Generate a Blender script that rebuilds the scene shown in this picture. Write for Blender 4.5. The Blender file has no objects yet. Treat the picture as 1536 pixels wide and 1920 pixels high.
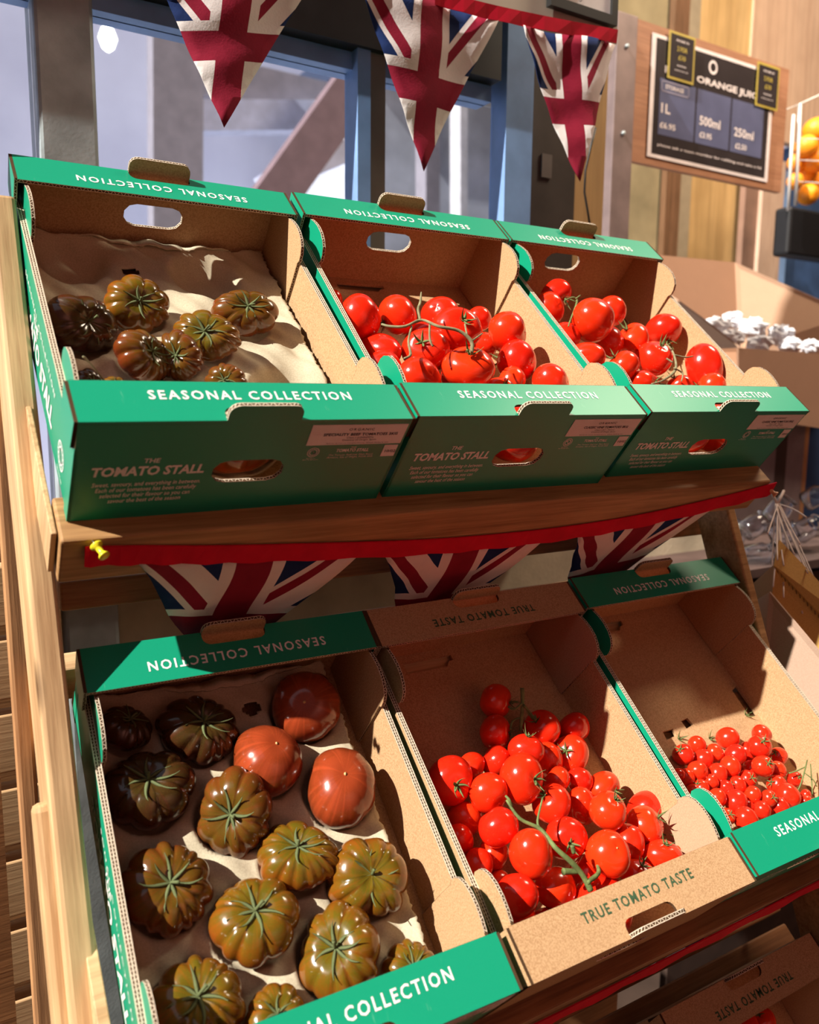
import bpy, bmesh, math, random
from mathutils import Vector, Matrix, Euler
from mathutils.geometry import tessellate_polygon
random.seed(7)
PI = math.pi
C = bpy.context.scene.collection
SC = bpy.context.scene

# ------------------------------------------------------------------ camera
F = 1545.18
EYE = Vector((0, 0, 1.5))
RC = Matrix.Rotation(-0.5451, 3, 'Z') @ Matrix.Rotation(PI/2 - 0.1442, 3, 'X') @ Matrix.Rotation(0.0090, 3, 'Z')
cd = bpy.data.cameras.new('camera'); cam = bpy.data.objects.new('camera', cd); C.objects.link(cam)
cam.matrix_world = Matrix.Translation(EYE) @ RC.to_4x4()
cd.sensor_fit = 'VERTICAL'; cd.sensor_height = 36; cd.lens = F/1920*36
cd.clip_start = .02; cd.clip_end = 200
cd.dof.use_dof = True; cd.dof.focus_distance = .96; cd.dof.aperture_fstop = 28.97/5.6
SC.camera = cam
# ------------------------------------------------------------------ light
w = bpy.data.worlds.new('world'); SC.world = w; w.use_nodes = True
nt = w.node_tree; bg = nt.nodes['Background']
tc = nt.nodes.new('ShaderNodeTexCoord'); sx = nt.nodes.new('ShaderNodeSeparateXYZ'); rmp = nt.nodes.new('ShaderNodeValToRGB')
nt.links.new(tc.outputs['Generated'], sx.inputs[0]); nt.links.new(sx.outputs['Z'], rmp.inputs[0])
rmp.color_ramp.elements[0].position = 0.0; rmp.color_ramp.elements[0].color = (1.0, .95, .93, 1)
rmp.color_ramp.elements[1].position = 1.0; rmp.color_ramp.elements[1].color = (.80, .82, .95, 1)
nt.links.new(rmp.outputs[0], bg.inputs[0]); bg.inputs[1].default_value = .44
sd = bpy.data.lights.new('sun', 'SUN'); sd.energy = 9.2; sd.angle = math.radians(.55); sd.color = (1, .94, .84)
sun = bpy.data.objects.new('sun', sd); C.objects.link(sun)
SUN = Vector((-1.14, -.13, 1.0)).normalized()
sun.rotation_euler = SUN.to_track_quat('Z', 'Y').to_euler(); sun.location = (-3, -1, 5)
al = bpy.data.lights.new('added_warm_fill', 'AREA'); al.energy = 70; al.size = .7; al.color = (1, .80, .58)  # added area light, unseen, brightens plywood and sign at back right
lo = bpy.data.objects.new('added_warm_fill', al); C.objects.link(lo); lo.location = (2.7, .7, 3.7)
lo.rotation_euler = (Vector((2.7, .7, 3.7))-Vector((2.6, 2.6, 1.9))).to_track_quat('Z', 'Y').to_euler()
al2 = bpy.data.lights.new('added_wall_fill', 'AREA'); al2.energy = 62; al2.size = 1.2; al2.color = (1, .85, .75)  # added area light aimed at the unseen front wall for warm bounce
lo2 = bpy.data.objects.new('added_wall_fill', al2); C.objects.link(lo2); lo2.location = (1.2, -1.9, 2.6)
lo2.rotation_euler = Vector((0, 1, .25)).to_track_quat('Z', 'Y').to_euler()
SC.view_settings.view_transform = 'Standard'; SC.view_settings.look = 'None'
SC.view_settings.exposure = 0.0; SC.view_settings.gamma = 1; SC.view_settings.use_curve_mapping = False

# ------------------------------------------------------------------ geometry helpers
def ray(px, py): return RC @ Vector(((px-768)/F, -(py-960)/F, -1))
def at(px, py, Y):
    d = ray(px, py); return EYE + d*(Y/d.y)
TILT = (0.7122, 0.7034)
BOX = [((.1100, .7450, -.1117), .2738), ((.4188, .7458, -.1094), -.7393), ((.7386, .7517, -.1070), .2470),
       ((.1184, .5787, -.5935), -1.68), ((.4316, .5710, -.5944), .0442), ((.7399, .5726, -.5912), -.1709)]
BM = []
for i, (o, yaw) in enumerate(BOX):
    BM.append(Matrix.Translation(Vector(o)+EYE) @ Matrix.Rotation(math.radians(yaw), 4, 'Z') @ Matrix.Rotation(TILT[i//3], 4, 'X'))
BM.append(Matrix.Translation(Vector((.738, .386, -1.099))+EYE) @ Matrix.Rotation(.716, 4, 'X'))
def inter(i, px, py, axis, val):
    Mi = BM[i].inverted(); o = Mi @ EYE; d = Mi.to_3x3() @ ray(px, py)
    return o + d*((val-o[axis])/d[axis])

class MB:
    def __init__(s): s.v = []; s.f = []; s.m = []; s.sm = []
    def add(s, vs, fs, mi=0, smooth=False, M=None):
        n = len(s.v); s.v += [tuple(M @ Vector(p)) if M else tuple(p) for p in vs]
        for f in fs: s.f.append([n+k for k in f]); s.m.append(mi); s.sm.append(smooth)
    def box(s, a, b, mi=0, M=None):
        x0, y0, z0 = a; x1, y1, z1 = b
        s.add([(x0,y0,z0),(x1,y0,z0),(x1,y1,z0),(x0,y1,z0),(x0,y0,z1),(x1,y0,z1),(x1,y1,z1),(x0,y1,z1)],
              [(0,3,2,1),(4,5,6,7),(0,1,5,4),(1,2,6,5),(2,3,7,6),(3,0,4,7)], mi, False, M)
    def slab(s, out, holes, M, th, mf=0, mb=1, me=2, zig=None, zm=3, fold=()):
        """extruded polygon: 2D outline (a,b) in the plane of M, thickness 0..th along M's z. zig: list of outline edges given flute detail, or 'all'"""
        loops = [out]+list(holes)
        tri = tessellate_polygon([[Vector((p[0], p[1], 0)) for p in l] for l in loops])
        flat = [p for l in loops for p in l]; N = len(flat)
        vs = [(a, b, 0) for a, b in flat]+[(a, b, th) for a, b in flat]
        for t in tri:
            a, b, c = t
            A = (flat[b][0]-flat[a][0])*(flat[c][1]-flat[a][1])-(flat[b][1]-flat[a][1])*(flat[c][0]-flat[a][0])
            if A < 0: b, c = c, b
            s.add([vs[a], vs[b], vs[c]], [(2,1,0)], mf, False, M)
            s.add([vs[a+N], vs[b+N], vs[c+N]], [(0,1,2)], mb, False, M)
        k = 0
        for li, l in enumerate(loops):
            n = len(l)
            for i in range(n):
                j = (i+1) % n
                p, q = l[i], l[j]
                s.add([(p[0],p[1],0),(q[0],q[1],0),(q[0],q[1],th),(p[0],p[1],th)], [(0,1,2,3)], 0 if (li == 0 and i in fold) else me, False, M)
                if zig is not None and (zig == 'all' or (li == 0 and i in zig)):
                    area = sum(l[x][0]*l[(x+1)%n][1]-l[(x+1)%n][0]*l[x][1] for x in range(n))
                    sg = 1 if area > 0 else -1
                    if li: sg = -sg
                    s.flute(p, q, th, M, sg, zm)
            k += n
    def flute(s, p, q, th, M, sg, zm):
        dx, dy = q[0]-p[0], q[1]-p[1]; L = math.hypot(dx, dy)
        if L < .0005: return
        nx, ny = sg*dy/L*.00025, -sg*dx/L*.00025
        def P(a, c): return (p[0]+dx*a/L+nx, p[1]+dy*a/L+ny, c)
        lw = th*.17
        mids = [0, th-lw] if th < .005 else [0, (th-lw)/2, th-lw]
        for c in mids: s.add([P(0,c),P(L,c),P(L,c+lw),P(0,c+lw)], [(0,1,2,3)], zm, False, M)
        for ci in range(len(mids)-1):
            c0, c1 = mids[ci]+lw*.5, mids[ci+1]+lw*.5
            n = max(1, int(round(L/.0034)))
            for i in range(n):
                a0, a1 = L*i/n, L*(i+1)/n; ww = .0008
                lo, hi = (c0, c1) if i % 2 == 0 else (c1, c0)
                s.add([P(a0,lo),P(min(L,a0+ww),lo),P(a1,hi),P(max(0,a1-ww),hi)], [(0,1,2,3)], zm, False, M)
    def tube(s, pts, rad, seg=8, mi=0, cap=True):
        pts = [Vector(p) for p in pts]; n0 = len(s.v)
        if not isinstance(rad, (list, tuple)): rad = [rad]*len(pts)
        up = None; rings = []
        for i, p in enumerate(pts):
            d = (pts[min(i+1, len(pts)-1)]-pts[max(i-1, 0)])
            d = d.normalized() if d.length > 1e-9 else Vector((0, 0, 1))
            if up is None: up = d.orthogonal().normalized()
            up = (up-d*up.dot(d)); up = up.normalized() if up.length > 1e-6 else d.orthogonal().normalized()
            sd_ = d.cross(up)
            rings.append([p+(up*math.cos(2*PI*k/seg)+sd_*math.sin(2*PI*k/seg))*rad[i] for k in range(seg)])
        vs = [v for r in rings for v in r]; fs = []
        for i in range(len(rings)-1):
            for k in range(seg):
                a = i*seg+k; b = i*seg+(k+1) % seg
                fs.append((a, b, b+seg, a+seg))
        if cap: fs.append(tuple(range(seg))[::-1]); fs.append(tuple(len(vs)-seg+k for k in range(seg)))
        s.add(vs, fs, mi, True)
    def mesh(s, name, mats, fix=True):
        me = bpy.data.meshes.new(name); me.from_pydata(s.v, [], s.f)
        for m in (mats if isinstance(mats, (list, tuple)) else [mats]): me.materials.append(m)
        me.polygons.foreach_set('material_index', s.m); me.polygons.foreach_set('use_smooth', s.sm)
        if fix:
            bm = bmesh.new(); bm.from_mesh(me); bmesh.ops.recalc_face_normals(bm, faces=bm.faces[:]); bm.to_mesh(me); bm.free()
        me.update(); return me
    def build(s, name, mats, parent=None, fix=True, M=None):
        return link(name, s.mesh(name, mats, fix), parent, M)
def link(name, data, parent=None, M=None):
    o = bpy.data.objects.new(name, data); C.objects.link(o)
    if M is not None: o.matrix_basis = M
    o.parent = parent
    return o
def tag(o, label=None, cat=None, group=None, kind=None):
    if label: o['label'] = label
    if cat: o['category'] = cat
    if group: o['group'] = group
    if kind: o['kind'] = kind
    return o
def empty(name, M, label, cat, group=None):
    o = bpy.data.objects.new(name, None); C.objects.link(o); o.empty_display_size = .05
    o.matrix_basis = M if isinstance(M, Matrix) else Matrix.Translation(Vector(M))
    return tag(o, label, cat, group)
def bevel(o, wd=.002, seg=2):
    m = o.modifiers.new('bevel', 'BEVEL'); m.width = wd; m.segments = seg; m.limit_method = 'ANGLE'; return o
def plane_M(o, a, b):
    a = Vector(a).normalized(); b = Vector(b).normalized(); c = a.cross(b)
    M = Matrix.Identity(4)
    for i in range(3): M[i][0] = a[i]; M[i][1] = b[i]; M[i][2] = c[i]; M[i][3] = o[i]
    return M

# ------------------------------------------------------------------ materials
def srgb(r, g, b):
    f = lambda c: ((c/255+.055)/1.055)**2.4 if c > 10 else c/255/12.92
    return (f(r), f(g), f(b), 1)
class NT:
    def __init__(s, name, rough=.5, spec=.5, metal=0):
        s.m = bpy.data.materials.new(name); s.m.use_nodes = True; s.t = s.m.node_tree
        s.b = s.t.nodes['Principled BSDF']; s.b.inputs['Roughness'].default_value = rough
        s.b.inputs['Specular IOR Level'].default_value = spec; s.b.inputs['Metallic'].default_value = metal
    def n(s, ty, **kw):
        nd = s.t.nodes.new(ty)
        for k, v in kw.items():
            if k in nd.inputs: nd.inputs[k].default_value = v
            else: setattr(nd, k, v)
        return nd
    def l(s, a, b): s.t.links.new(a, b)
    def coord(s, scale=(1, 1, 1), kind='Object', rot=(0, 0, 0)):
        t = s.n('ShaderNodeTexCoord'); mp = s.n('ShaderNodeMapping')
        mp.inputs['Scale'].default_value = scale; mp.inputs['Rotation'].default_value = rot
        s.l(t.outputs[kind], mp.inputs[0]); return mp.outputs[0]
    def noise(s, co, scale, detail=3, rough=.5, dist=0):
        n = s.n('ShaderNodeTexNoise'); n.inputs['Scale'].default_value = scale; n.inputs['Detail'].default_value = detail
        n.inputs['Roughness'].default_value = rough; n.inputs['Distortion'].default_value = dist
        s.l(co, n.inputs['Vector']); return n.outputs['Fac']
    def ramp(s, fac, stops):
        r = s.n('ShaderNodeValToRGB'); e = r.color_ramp.elements
        while len(e) < len(stops): e.new(.5)
        for k, (p, c) in enumerate(stops): e[k].position = p; e[k].color = c
        s.l(fac, r.inputs[0]); return r.outputs[0]
    def mix(s, fac, a, b, mode='MIX'):
        m = s.n('ShaderNodeMix', data_type='RGBA', blend_type=mode)
        for sock, v in ((m.inputs[0], fac), (m.inputs[6], a), (m.inputs[7], b)):
            if hasattr(v, 'is_output') or hasattr(v, 'links'): s.l(v, sock)
            else: sock.default_value = v
        return m.outputs[2]
    def bump(s, h, st=.3, dist=.001):
        b = s.n('ShaderNodeBump'); b.inputs['Strength'].default_value = st; b.inputs['Distance'].default_value = dist
        s.l(h, b.inputs['Height']); s.l(b.outputs[0], s.b.inputs['Normal'])
    def color(s, c):
        if hasattr(c, 'links'): s.l(c, s.b.inputs['Base Color'])
        else: s.b.inputs['Base Color'].default_value = c
        return s
def plain(name, c, rough=.6, spec=.4, metal=0, var=.12, scale=14, bump=0):
    x = NT(name, rough, spec, metal)
    n = x.noise(x.coord(), scale, 4)
    d = tuple(v*(1-var) for v in c[:3])+(1,); u = tuple(min(1, v*(1+var)) for v in c[:3])+(1,)
    x.color(x.ramp(n, [(.3, d), (.7, u)]))
    if bump: x.bump(x.noise(x.coord(), scale*12, 3), bump, .001)
    return x.m
def wood(name, dark, light, scale=1., axis=0, rough=.6, knots=True):
    x = NT(name, rough, .35)
    st = [26., 26., 26.]; st[axis] = 1.2
    co = x.coord(tuple(v*scale for v in st))
    n1 = x.noise(co, 1.0, 5, .6, 1.2); n2 = x.noise(x.coord(tuple(v*scale*5 for v in st)), 1.6, 4, .6)
    cr = x.ramp(n1, [(.3, dark), (.45, tuple((a+b)/2 for a, b in zip(dark, light))), (.62, light)])
    f = x.mix(.35, cr, x.ramp(n2, [(.35, tuple(v*.55 for v in dark[:3])+(1,)), (.6, light)]), 'MIX')
    big = x.noise(x.coord(), 7, 2)
    f = x.mix(x.ramp(big, [(.45, (0, 0, 0, 1)), (.75, (.45, .45, .45, 1))]), f, tuple(v*.8 for v in dark[:3])+(1,))
    if knots:
        sc = [9., 9., 9.]; sc[axis] = 4.
        vo = x.n('ShaderNodeTexVoronoi'); vo.inputs['Scale'].default_value = 1.; x.l(x.coord(tuple(sc)), vo.inputs['Vector'])
        kn = x.ramp(vo.outputs['Distance'], [(.05, (1, 1, 1, 1)), (.13, (0, 0, 0, 1))])
        f = x.mix(kn, f, tuple(v*.3 for v in dark[:3])+(1,))
    x.color(f); x.bump(n2, .35, .0012); return x.m
def board_mat(name, c, dark, rough=.85):
    x = NT(name, rough, .2)
    a = x.noise(x.coord(), 620, 3); b = x.noise(x.coord(), 22, 4, .6)
    col = x.ramp(a, [(.32, dark), (.62, c)])
    col = x.mix(x.ramp(b, [(.3, (.0, .0, .0, 1)), (.7, (.35, .35, .35, 1))]), col, tuple(v*.82 for v in c[:3])+(1,))
    x.color(col); x.bump(a, .12, .0004); return x.m
KR = board_mat('kraft_board', (.55, .345, .185, 1), (.36, .20, .095, 1))
KP = board_mat('kraft_board_pale', (.53, .34, .215, 1), (.43, .26, .16, 1))
def green_mat():
    x = NT('green_print', .38, .45)
    a = x.noise(x.coord(), 1100, 2); sc = x.noise(x.coord((60, 9, 60)), 3, 4, .7)
    col = x.mix(x.ramp(a, [(.35, (0, 0, 0, 1)), (.75, (.10, .10, .10, 1))]), (.003, .275, .150, 1), (.04, .38, .24, 1))
    col = x.mix(x.ramp(sc, [(.67, (0, 0, 0, 1)), (.76, (.22, .22, .22, 1))]), col, (.40, .62, .50, 1))
    x.color(col); x.bump(a, .12, .0003); return x.m
GR = green_mat()
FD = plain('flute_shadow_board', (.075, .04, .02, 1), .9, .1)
FL = plain('flute_paper', (.72, .60, .46, 1), .9, .1, var=.15, scale=300)
INKW = plain('white_ink', (.86, .83, .80, 1), .5, .3, var=.03)
INKD = plain('dark_green_ink', (.05, .10, .05, 1), .6, .2, var=.1)
INKK = plain('black_ink', (.035, .03, .035, 1), .6, .2, var=.05)
LBL = plain('label_paper', (.86, .76, .74, 1), .55, .3, var=.03, scale=60)
WD1 = wood('stand_wood_golden', (.24, .105, .035, 1), (.54, .31, .13, 1), 1, 0)
WD2 = wood('stand_wood_upright', (.38, .19, .08, 1), (.70, .47, .25, 1), 1, 2)
WD3 = wood('stand_wood_brown', (.16, .065, .025, 1), (.42, .20, .08, 1), 1, 0)
WD4 = wood('post_wood_brown', (.25, .11, .05, 1), (.52, .27, .12, 1), 1.2, 2, knots=False)
WD5 = wood('slat_wood_pale', (.48, .26, .12, 1), (.74, .50, .27, 1), 1, 0)
PULP = None
def pulp():
    x = NT('moulded_pulp', .95, .1)
    a = x.noise(x.coord(), 600, 3); b = x.noise(x.coord(), 40, 4)
    x.color(x.mix(.4, x.ramp(a, [(.3, (.40, .35, .24, 1)), (.65, (.56, .50, .35, 1))]), x.ramp(b, [(.3, (.42, .36, .27, 1)), (.7, (.58, .50, .38, 1))])))
    x.bump(b, .3, .002); return x.m
PULP = pulp()
def red_tomato(name, c1, c2):
    x = NT(name, .17, .5)
    x.b.inputs['Coat Weight'].default_value = .3; x.b.inputs['Coat Roughness'].default_value = .08
    inf = x.n('ShaderNodeObjectInfo')
    n = x.noise(x.coord(), 25, 2)
    g = x.n('ShaderNodeSeparateXYZ'); x.l(x.coord((1, 1, 1)), g.inputs[0])
    a = x.mix(inf.outputs['Random'], c1, c2)
    a = x.mix(x.ramp(n, [(.35, (0, 0, 0, 1)), (.75, (.35, .35, .35, 1))]), a, tuple(min(1, v*1.15) for v in c2[:3])+(1,))
    x.color(a); x.bump(x.noise(x.coord(), 30, 2), .05, .002)
    x.b.inputs['Subsurface Weight'].default_value = .05; x.b.inputs['Subsurface Radius'].default_value = (.02, .004, .002); x.b.inputs['Subsurface Scale'].default_value = .4
    return x.m
RED = red_tomato('red_tomato_skin', (.70, .010, .004, 1), (.80, .034, .005, 1))
CHR = red_tomato('cherry_tomato_skin', (.66, .012, .006, 1), (.74, .03, .006, 1))
def beef(name, top, mid, low, strength=.22):
    x = NT(name, .2, .5)
    x.b.inputs['Coat Weight'].default_value = .35; x.b.inputs['Coat Roughness'].default_value = .07
    at_ = x.n('ShaderNodeAttribute'); at_.attribute_name = 'tone'
    ns = x.noise(x.coord(), 3.0, 4, .6, .6); inf = x.n('ShaderNodeObjectInfo')
    sp = x.n('ShaderNodeSeparateColor'); x.l(at_.outputs['Color'], sp.inputs[0])
    ad = x.n('ShaderNodeMath', operation='MULTIPLY_ADD'); x.l(ns, ad.inputs[0]); ad.inputs[1].default_value = .9; ad.inputs[2].default_value = -.45
    ad2 = x.n('ShaderNodeMath', operation='ADD'); x.l(ad.outputs[0], ad2.inputs[0]); x.l(sp.outputs[0], ad2.inputs[1])
    col = x.ramp(ad2.outputs[0], [(.08, low), (.55, mid), (1.0, top)])
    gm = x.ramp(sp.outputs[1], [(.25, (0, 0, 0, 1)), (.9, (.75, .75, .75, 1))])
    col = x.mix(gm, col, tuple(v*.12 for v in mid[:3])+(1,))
    col = x.mix(x.ramp(sp.outputs[2], [(.2, (0, 0, 0, 1)), (1, (strength,)*3+(1,))]), col, tuple(v*1.7 for v in low[:3])+(1,))
    fl = x.noise(x.coord(), 60, 3)
    col = x.mix(x.ramp(fl, [(.62, (0, 0, 0, 1)), (.72, (.18, .18, .18, 1))]), col, (.55, .32, .05, 1))
    x.color(col); x.bump(ns, .05, .002); return x.m
BF_OLIVE = beef('olive_beef_skin', (.105, .080, .006, 1), (.20, .062, .005, 1), (.26, .035, .005, 1))
BF_BROWN = beef('brown_beef_skin', (.10, .055, .006, 1), (.14, .034, .006, 1), (.18, .02, .006, 1))
BF_RED = beef('russet_beef_skin', (.10, .030, .005, 1), (.17, .028, .006, 1), (.27, .04, .012, 1), .5)
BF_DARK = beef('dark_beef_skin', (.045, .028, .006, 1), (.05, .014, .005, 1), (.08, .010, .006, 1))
STEM = plain('vine_green', (.13, .17, .055, 1), .7, .3, var=.35, scale=120)
STEMB = plain('calyx_grey_green', (.11, .135, .055, 1), .75, .25, var=.4, scale=140)
STEMD = plain('vine_dry', (.22, .20, .11, 1), .8, .2, var=.3, scale=120)
SCAR = plain('blossom_scar', (.75, .42, .18, 1), .6, .3)
FRED = plain('flag_maroon', (.26, .012, .035, 1), .85, .15, var=.12, scale=30, bump=.25)
FWHT = plain('flag_white', (.80, .74, .73, 1), .85, .15, var=.05, scale=30, bump=.25)
FBLU = plain('flag_navy', (.012, .028, .11, 1), .85, .15, var=.2, scale=30, bump=.25)
TAPE = plain('red_tape', (.62, .004, .03, 1), .8, .2, var=.1, scale=40)
YEL = plain('yellow_plastic', (.85, .75, .03, 1), .3, .5)
PINW = plain('orange_wood_pin', (.75, .38, .20, 1), .4, .5)

# ------------------------------------------------------------------ text
def text_mesh(body, mats, width=None, height=None, bold=0., shear=0., spacing=1., line=1., align='CENTER'):
    cu = bpy.data.curves.new('lettering', 'FONT'); cu.body = body; cu.size = 1; cu.offset = bold; cu.shear = shear
    cu.space_character = spacing; cu.space_line = line; cu.align_x = align; cu.resolution_u = 2; cu.extrude = 0
    o = bpy.data.objects.new('t', cu); C.objects.link(o)
    bpy.context.view_layer.update()
    me = bpy.data.meshes.new_from_object(o.evaluated_get(bpy.context.evaluated_depsgraph_get()))
    bpy.data.objects.remove(o)
    xs = [v.co.x for v in me.vertices]; ys = [v.co.y for v in me.vertices]
    x0, x1, y0, y1 = min(xs), max(xs), min(ys), max(ys)
    sx_ = width/(x1-x0); sy_ = height/(y1-y0) if height else sx_
    for v in me.vertices: v.co = Vector(((v.co.x-(x0+x1)/2)*sx_, (v.co.y-(y0+y1)/2)*sy_, v.co.z))
    me.materials.clear(); me.materials.append(mats)
    return me

# ------------------------------------------------------------------ crates
W, D, H, S = .300, .403, .115, .049
TH = .004
def pill(cu, cv, hw, hh, n=5):
    pts = []
    for sgn, a0 in ((1, -90), (-1, 90)):
        for k in range(n+1):
            a = math.radians(a0+180*k/n)
            pts.append((cu+sgn*(hw-hh)+hh*math.cos(a), cv+hh*math.sin(a)))
    return pts
def round_tab(x0, x1, y0, y1, r=.009, n=4):
    pts = [(x0, y0), (x1, y0)]
    for k in range(n+1):
        a = math.radians(90*k/n); pts.append((x1-r+r*math.cos(a), y1-r+r*math.sin(a)))
    for k in range(n+1):
        a = math.radians(90+90*k/n); pts.append((x0+r+r*math.cos(a), y1-r+r*math.sin(a)))
    return pts
GUS = [(.004, .005), (.104, .005), (.105, .060), (.1045, .085), (.1075, .090), (.1065, .098), (.103, .105), (.096, .1105), (.086, .1140), (.074, .1150), (.062, .1135), (.052, .1108), (.004, .1108)]
SIDE_TXT = {}
def make_crate(name, M, label, group, brand=True, label_text=None, side_text=False, tab_front='up'):
    """brand=True: green printed crate, otherwise plain kraft"""
    root = empty(name, M, label, 'crate', group)
    O = GR if brand else KR
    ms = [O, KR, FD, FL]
    b = MB(); out = [(.004, .004), (W-.004, .004), (W-.004, D-.004), (.004, D-.004)]
    holes = [[(.085, .372), (.145, .372), (.150, .378), (.158, .380), (.158, .388), (.085, .388)]]
    if tab_front == 'small':
        holes += [[(.105, .198), (.125, .200), (.127, .210), (.107, .210)], [(.150, .205), (.166, .208), (.163, .219), (.149, .217)], [(.276, .195), (.293, .195), (.293, .245), (.278, .240)]]
    b.slab(out, holes, Matrix.Identity(4), TH, 0, 1, 1, None)
    b.build('floor_panel', ms, root)
    # end panels: front (v=0, outside facing -v) and back
    for back in (0, 1):
        Mp = plane_M((0, TH, 0), (1, 0, 0), (0, 0, 1)) if not back else plane_M((W, D-TH, 0), (-1, 0, 0), (0, 0, 1))
        if back: hc = .065
        else: hc = .053
        xc = .150
        hole = pill(xc, hc, .034, .014)
        # outline with the stacking tab rising above the fold
        HB = H-.0036
        t = round_tab(.118, .185, HB, H+.016) if not back else round_tab(W-.183, W-.116, HB, H+.017)
        outl = [(.0, 0), (W, 0), (W, HB)]+[t[1]]+t[2:]+[t[0], (0, HB)]
        b = MB()
        zig = list(range(3, len(outl)-2))
        # plane_M z-axis = a x b ; front: (1,0,0)x(0,0,1) = -y -> outward ; back: (-1,0,0)x(0,0,1)= +y -> outward
        b.slab(outl, [hole], Mp, TH, 1, 0, 2, zig, 3)
        n = len(hole)
        area = 1
        for i in range(n): b.flute(hole[i], hole[(i+1) % n], TH, Mp, -1, 3)
        # short returns that wrap round the corners
        for sx_ in (0, 1):
            u0 = -.0005 if sx_ == 0 else W-.0025
            y0, y1 = (0, .015) if not back else (D-.015, D)
            b.box((u0, y0, 0), (u0+.003, y1, H-.030), 0)
        p = b.build('end_panel', ms, root)
        if not back and brand: front_print(p, label_text)
        # flange across the top with a notch where the tab was cut
        y0, y1 = (0, S) if not back else (D, D-S)
        sg = 1 if not back else -1
        nt_ = [(a, (bb-H)*sg*.92) for a, bb in (round_tab(.118, .185, H, H+.018) if not back else round_tab(.116, .183, H, H+.017))]
        if not back:
            outl = [(0, 0)]+[(nt_[0][0], 0)]+nt_[2:][::-1]+[(nt_[1][0], 0)]+[(W, 0), (W, S), (0, S)]
        else:
            outl = [(0, D)]+[(nt_[0][0], D)]+[(a, D+bb) for a, bb in nt_[2:][::-1]]+[(nt_[1][0], D)]+[(W, D), (W, D-S), (0, D-S)]
        Mf = Matrix.Translation((0, 0, H-.0035)) @ Matrix.Rotation(0, 4, 'X')
        b = MB(); nn = len(outl)
        b.slab(outl, [], Mf, .0035, 1, 0, 2, [nn-2], 3, fold=(0, nn-4, nn-3, nn-1))
        for sx_ in (0, 1):
            u0 = -.0030 if sx_ == 0 else W-.0005
            o2 = [(0, H), (S*.98, H), (S*.98, .083), (S*.8, .079), (.012, .079), (.004, .084)]
            Ms = Matrix(((0, 0, 1, u0), (sg, 0, 0, y0), (0, 1, 0, 0), (0, 0, 0, 1)))
            b.slab(o2, [], Ms, .0032, 0, 0, 2, [1], 3)
        fl = b.build('top_flange', ms, root)
        flange_print(fl, brand, back)
    # side panels
    for sx_ in (0, 1):
        u0 = 0 if sx_ == 0 else W-.006
        prof = [(.013, .004), (D-.013, .004), (D-.013, .074), (D-.03, .081), (D-.06, .085), (.09, .085), (.04, .081), (.013, .074)]
        Ms = Matrix(((0, 0, 1, u0), (1, 0, 0, 0), (0, 1, 0, 0), (0, 0, 0, 1)))
        b = MB()
        b.slab(prof, [], Ms, .006, 0 if sx_ == 0 else 1, 1 if sx_ == 0 else 0, 2, [1, 2, 3, 4, 5, 6, 7], 3)
        p = b.build('side_panel', ms, root)
        if side_text and sx_ == 0: side_print(p)
        for back in (0, 1):
            g = [(v, t) for v, t in GUS] if not back else [(D-v, t) for v, t in GUS]
            ug = .006 if sx_ == 0 else W-.0095
            Mg = Matrix(((0, 0, 1, ug), (1, 0, 0, 0), (0, 1, 0, 0), (0, 0, 0, 1)))
            b = MB(); b.slab(g, [], Mg, .0035, 0 if sx_ == 0 else 1, 1 if sx_ == 0 else 0, 2, list(range(1, len(g)-2)), 3)
            b.build('corner_gusset', [O, KR if brand else KP, FD, FL], root)
    return root
TM = {}
def tm(key, *a, **k):
    if key not in TM: TM[key] = text_mesh(*a, **k)
    return TM[key]
def flange_print(par, brand, back):
    z = H+.0004
    if brand: me = tm('seas', 'SEASONAL COLLECTION', INKW, .186, .0112, bold=.018, spacing=1.28)
    else: me = tm('true', 'TRUE TOMATO TASTE', INKD, .150, .0105, bold=.018, spacing=1.22)
    if not back: M = Matrix.Translation((.152, .0315 if brand else .031, z))
    else: M = Matrix.Translation((.151, D-.031, z)) @ Matrix.Rotation(PI, 4, 'Z')
    link('lettering', me, par, M)
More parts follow.
